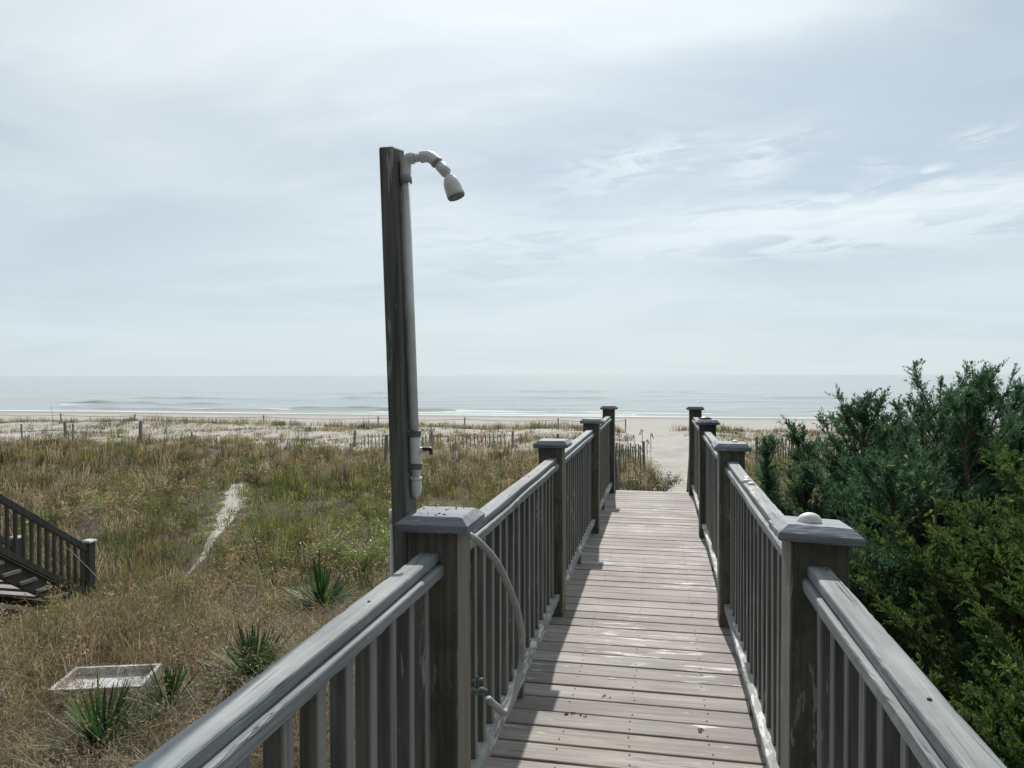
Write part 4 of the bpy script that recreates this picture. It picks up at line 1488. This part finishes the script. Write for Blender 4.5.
# soft grey masses, then wispy streaks
rotm = nd.new('ShaderNodeMapping'); rotm.inputs['Rotation'].default_value = (0, 0, R(-8)); lk.new(Pc, rotm.inputs['Vector'])
Pc = rotm.outputs['Vector']
c1 = NOISE(nd, lk, MAPV(nd, lk, Pc, (.62, .80, 1), (3.4, 1.2, 0)), 1.0, 5, .5, .6)
c2 = NOISE(nd, lk, MAPV(nd, lk, Pc, (.95, 1.9, 1), (7.7, 4.1, 0)), 1.0, 7, .55, 1.4)
c3 = NOISE(nd, lk, MAPV(nd, lk, Pc, (2.2, 6.0, 1), (1.3, 9.2, 0)), 1.0, 7, .6, 1.2)
LILAC = (4.15, 4.95, 5.55); PALE = (5.50, 6.20, 6.60); BRIGHT = (6.9, 7.4, 7.5); BLUEG = (4.25, 5.15, 6.05)
r1 = ramp(nd, [(.36, LILAC), (.50, PALE), (.64, BRIGHT)]); lk.new(c1, r1.inputs[0])
cl = r1.outputs[0]
r2 = ramp(nd, [(.46, 0.0), (.70, .75)]); lk.new(c2, r2.inputs[0])
r3 = ramp(nd, [(.40, .35), (.68, 1.0)]); lk.new(c3, r3.inputs[0])
wisp = MATH(nd, lk, 'MULTIPLY', r2.outputs[0], r3.outputs[0])
cl = MIX(nd, lk, wisp, cl, (7.3, 7.8, 7.95))
AZN = MATH(nd, lk, 'ARCTAN2', sep.outputs[0], sep.outputs[1])
ELN = MATH(nd, lk, 'ARCSINE', sep.outputs[2])
warp = MATH(nd, lk, 'MULTIPLY', MATH(nd, lk, 'SUBTRACT', c2, .5), R(9))
warpf = MATH(nd, lk, 'MULTIPLY', MATH(nd, lk, 'SUBTRACT', c3, .5), R(3.0))


def gauss_dir(px, py, sx, sy, tilt=0.0, w=1.0):
    """A soft, ragged mask round one direction of the sky (degrees in azimuth and height)."""
    d = ray(px, py).normalized()
    az0 = math.atan2(d.x, d.y); el0 = math.asin(d.z)
    az = MATH(nd, lk, 'SUBTRACT', AZN, az0)
    el = MATH(nd, lk, 'SUBTRACT', ELN, el0)
    el = MATH(nd, lk, 'ADD', el, MATH(nd, lk, 'MULTIPLY', MATH(nd, lk, 'ADD', warp, warpf), w))
    ct, st = math.cos(R(tilt)), math.sin(R(tilt))
    u = MATH(nd, lk, 'ADD', MATH(nd, lk, 'MULTIPLY', az, ct / R(sx)), MATH(nd, lk, 'MULTIPLY', el, st / R(sx)))
    v = MATH(nd, lk, 'ADD', MATH(nd, lk, 'MULTIPLY', az, -st / R(sy)), MATH(nd, lk, 'MULTIPLY', el, ct / R(sy)))
    q = MATH(nd, lk, 'ADD', MATH(nd, lk, 'MULTIPLY', u, u), MATH(nd, lk, 'MULTIPLY', v, v))
    return MATH(nd, lk, 'EXPONENT', MATH(nd, lk, 'MULTIPLY', q, -1.0))


def veil(mask, amt, col, tex=None):
    global cl
    f = MATH(nd, lk, 'MULTIPLY', mask, amt)
    if tex is not None: f = MATH(nd, lk, 'MULTIPLY', f, tex)
    cl = MIX(nd, lk, f, cl, col)


c4 = NOISE(nd, lk, MAPV(nd, lk, Pc, (1.5, 5.0, 1), (5.3, 2.2, 0)), 1.0, 9, .66, 1.6)
r4 = ramp(nd, [(.36, 0.0), (.58, 1.0)]); lk.new(c4, r4.inputs[0])
st4 = r4.outputs[0]
cae = nd.new('ShaderNodeCombineXYZ'); lk.new(AZN, cae.inputs[0])
lk.new(MATH(nd, lk, 'SUBTRACT', ELN, MATH(nd, lk, 'MULTIPLY', AZN, .035)), cae.inputs[1])
c5 = NOISE(nd, lk, MAPV(nd, lk, cae.outputs[0], (9, 46, 1), (.7, .2, 0)), 1.0, 9, .62, 1.1)
r5 = ramp(nd, [(.41, 0.0), (.53, 1.0)]); lk.new(c5, r5.inputs[0])
st5 = r5.outputs[0]
veil(gauss_dir(110, 215, 13, 3.6, 2, .8), .75, LILAC)
veil(gauss_dir(150, 120, 14, 3.0, -4, .8), .35, LILAC)
veil(gauss_dir(830, 95, 20, 3.6, -3, .8), .75, (4.35, 5.15, 5.9))
veil(gauss_dir(900, 180, 17, 4.2, 0, .5), .95, BLUEG)
veil(gauss_dir(820, 262, 18, 1.6, 0, .4), .5, LILAC)
veil(gauss_dir(590, 200, 8, 3.0, 10, .6), .70, BLUEG)
veil(gauss_dir(430, 296, 7, 1.0, 0, .5), .45, BLUEG)
veil(gauss_dir(330, 250, 13, 3.2, 4, .8), .55, (6.9, 7.45, 7.65))
veil(gauss_dir(120, 172, 14, 2.0, 6, .8), .40, (6.8, 7.35, 7.6))
# the long bright bank over the sea and the small wisps above it
veil(gauss_dir(870, 216, 15, 1.7, 1.5, .22), 1.0, (8.0, 8.5, 8.5), st5)
veil(gauss_dir(930, 205, 11, 1.0, 2, .18), .85, (7.6, 8.15, 8.25))
veil(gauss_dir(850, 242, 16, 1.0, 0, .2), .8, (7.1, 7.7, 7.9), st5)
veil(gauss_dir(760, 228, 9, .8, 3, .2), .7, (7.2, 7.8, 8.0))
veil(gauss_dir(640, 165, 6, 1.4, 12, .5), .55, (7.4, 7.9, 8.05), st5)
veil(gauss_dir(765, 158, 3.5, 1.4, 25, .4), .55, (7.3, 7.8, 8.0), st5)
veil(gauss_dir(470, 240, 10, 2.6, -6, .6), .6, (7.2, 7.75, 7.9), st5)
veil(gauss_dir(520, 285, 5, .8, 0, .3), .6, (7.2, 7.7, 7.8), st5)
veil(gauss_dir(30, 333, 3, .6, 0, .3), .5, (6.9, 7.4, 7.7), st5)
veil(gauss_dir(980, 136, 1.6, .45, 6, .1), .85, (7.4, 7.9, 8.1), st5)
veil(gauss_dir(875, 166, 1.4, .40, -12, .1), .85, (7.4, 7.9, 8.1), st5)
veil(gauss_dir(930, 171, 1.0, .35, 14, .1), .85, (7.4, 7.9, 8.1), st5)
veil(gauss_dir(950, 182, 1.2, .25, 0, .1), .85, (7.3, 7.8, 8.0), st5)
# pale even veil down at the sea horizon
hz = ramp(nd, [(0.0, .92), (.12, .60), (.26, 0.0)]); lk.new(dz, hz.inputs[0])
cl = MIX(nd, lk, hz.outputs[0], cl, (5.25, 6.15, 6.70))
# forward scattering: brighter round the sun, dimmer away from it
dot = nd.new('ShaderNodeVectorMath'); dot.operation = 'DOT_PRODUCT'
lk.new(D, dot.inputs[0]); dot.inputs[1].default_value = to_sun
fw = ramp(nd, [(0.0, .16), (.42, .28), (.62, .82), (.80, 1.02), (.92, 1.03), (.965, 1.10), (1.0, 1.2)])
lk.new(MATH(nd, lk, 'MULTIPLY_ADD', dot.outputs['Value'], .5, .5), fw.inputs[0])
cl = MIX(nd, lk, 1.0, cl, fw.outputs[0], 'MULTIPLY')
full = MIX(nd, lk, .92, sky.outputs[0], cl)
bg = nd.new('ShaderNodeBackground'); bg.inputs['Strength'].default_value = .108
lk.new(full, bg.inputs['Color'])
ow = nd.new('ShaderNodeOutputWorld'); lk.new(bg.outputs[0], ow.inputs['Surface'])

vs_ = scene.view_settings
scene.display_settings.display_device = 'sRGB'
vs_.view_transform = 'Standard'
vs_.look = 'None'
vs_.exposure = 0.12
vs_.gamma = 1.0
scene.render.engine = 'CYCLES'
scene.cycles.max_bounces = 6
scene.cycles.transparent_max_bounces = 4
scene.cycles.use_denoising = True
scene.cycles.denoiser = 'OPENIMAGEDENOISE'
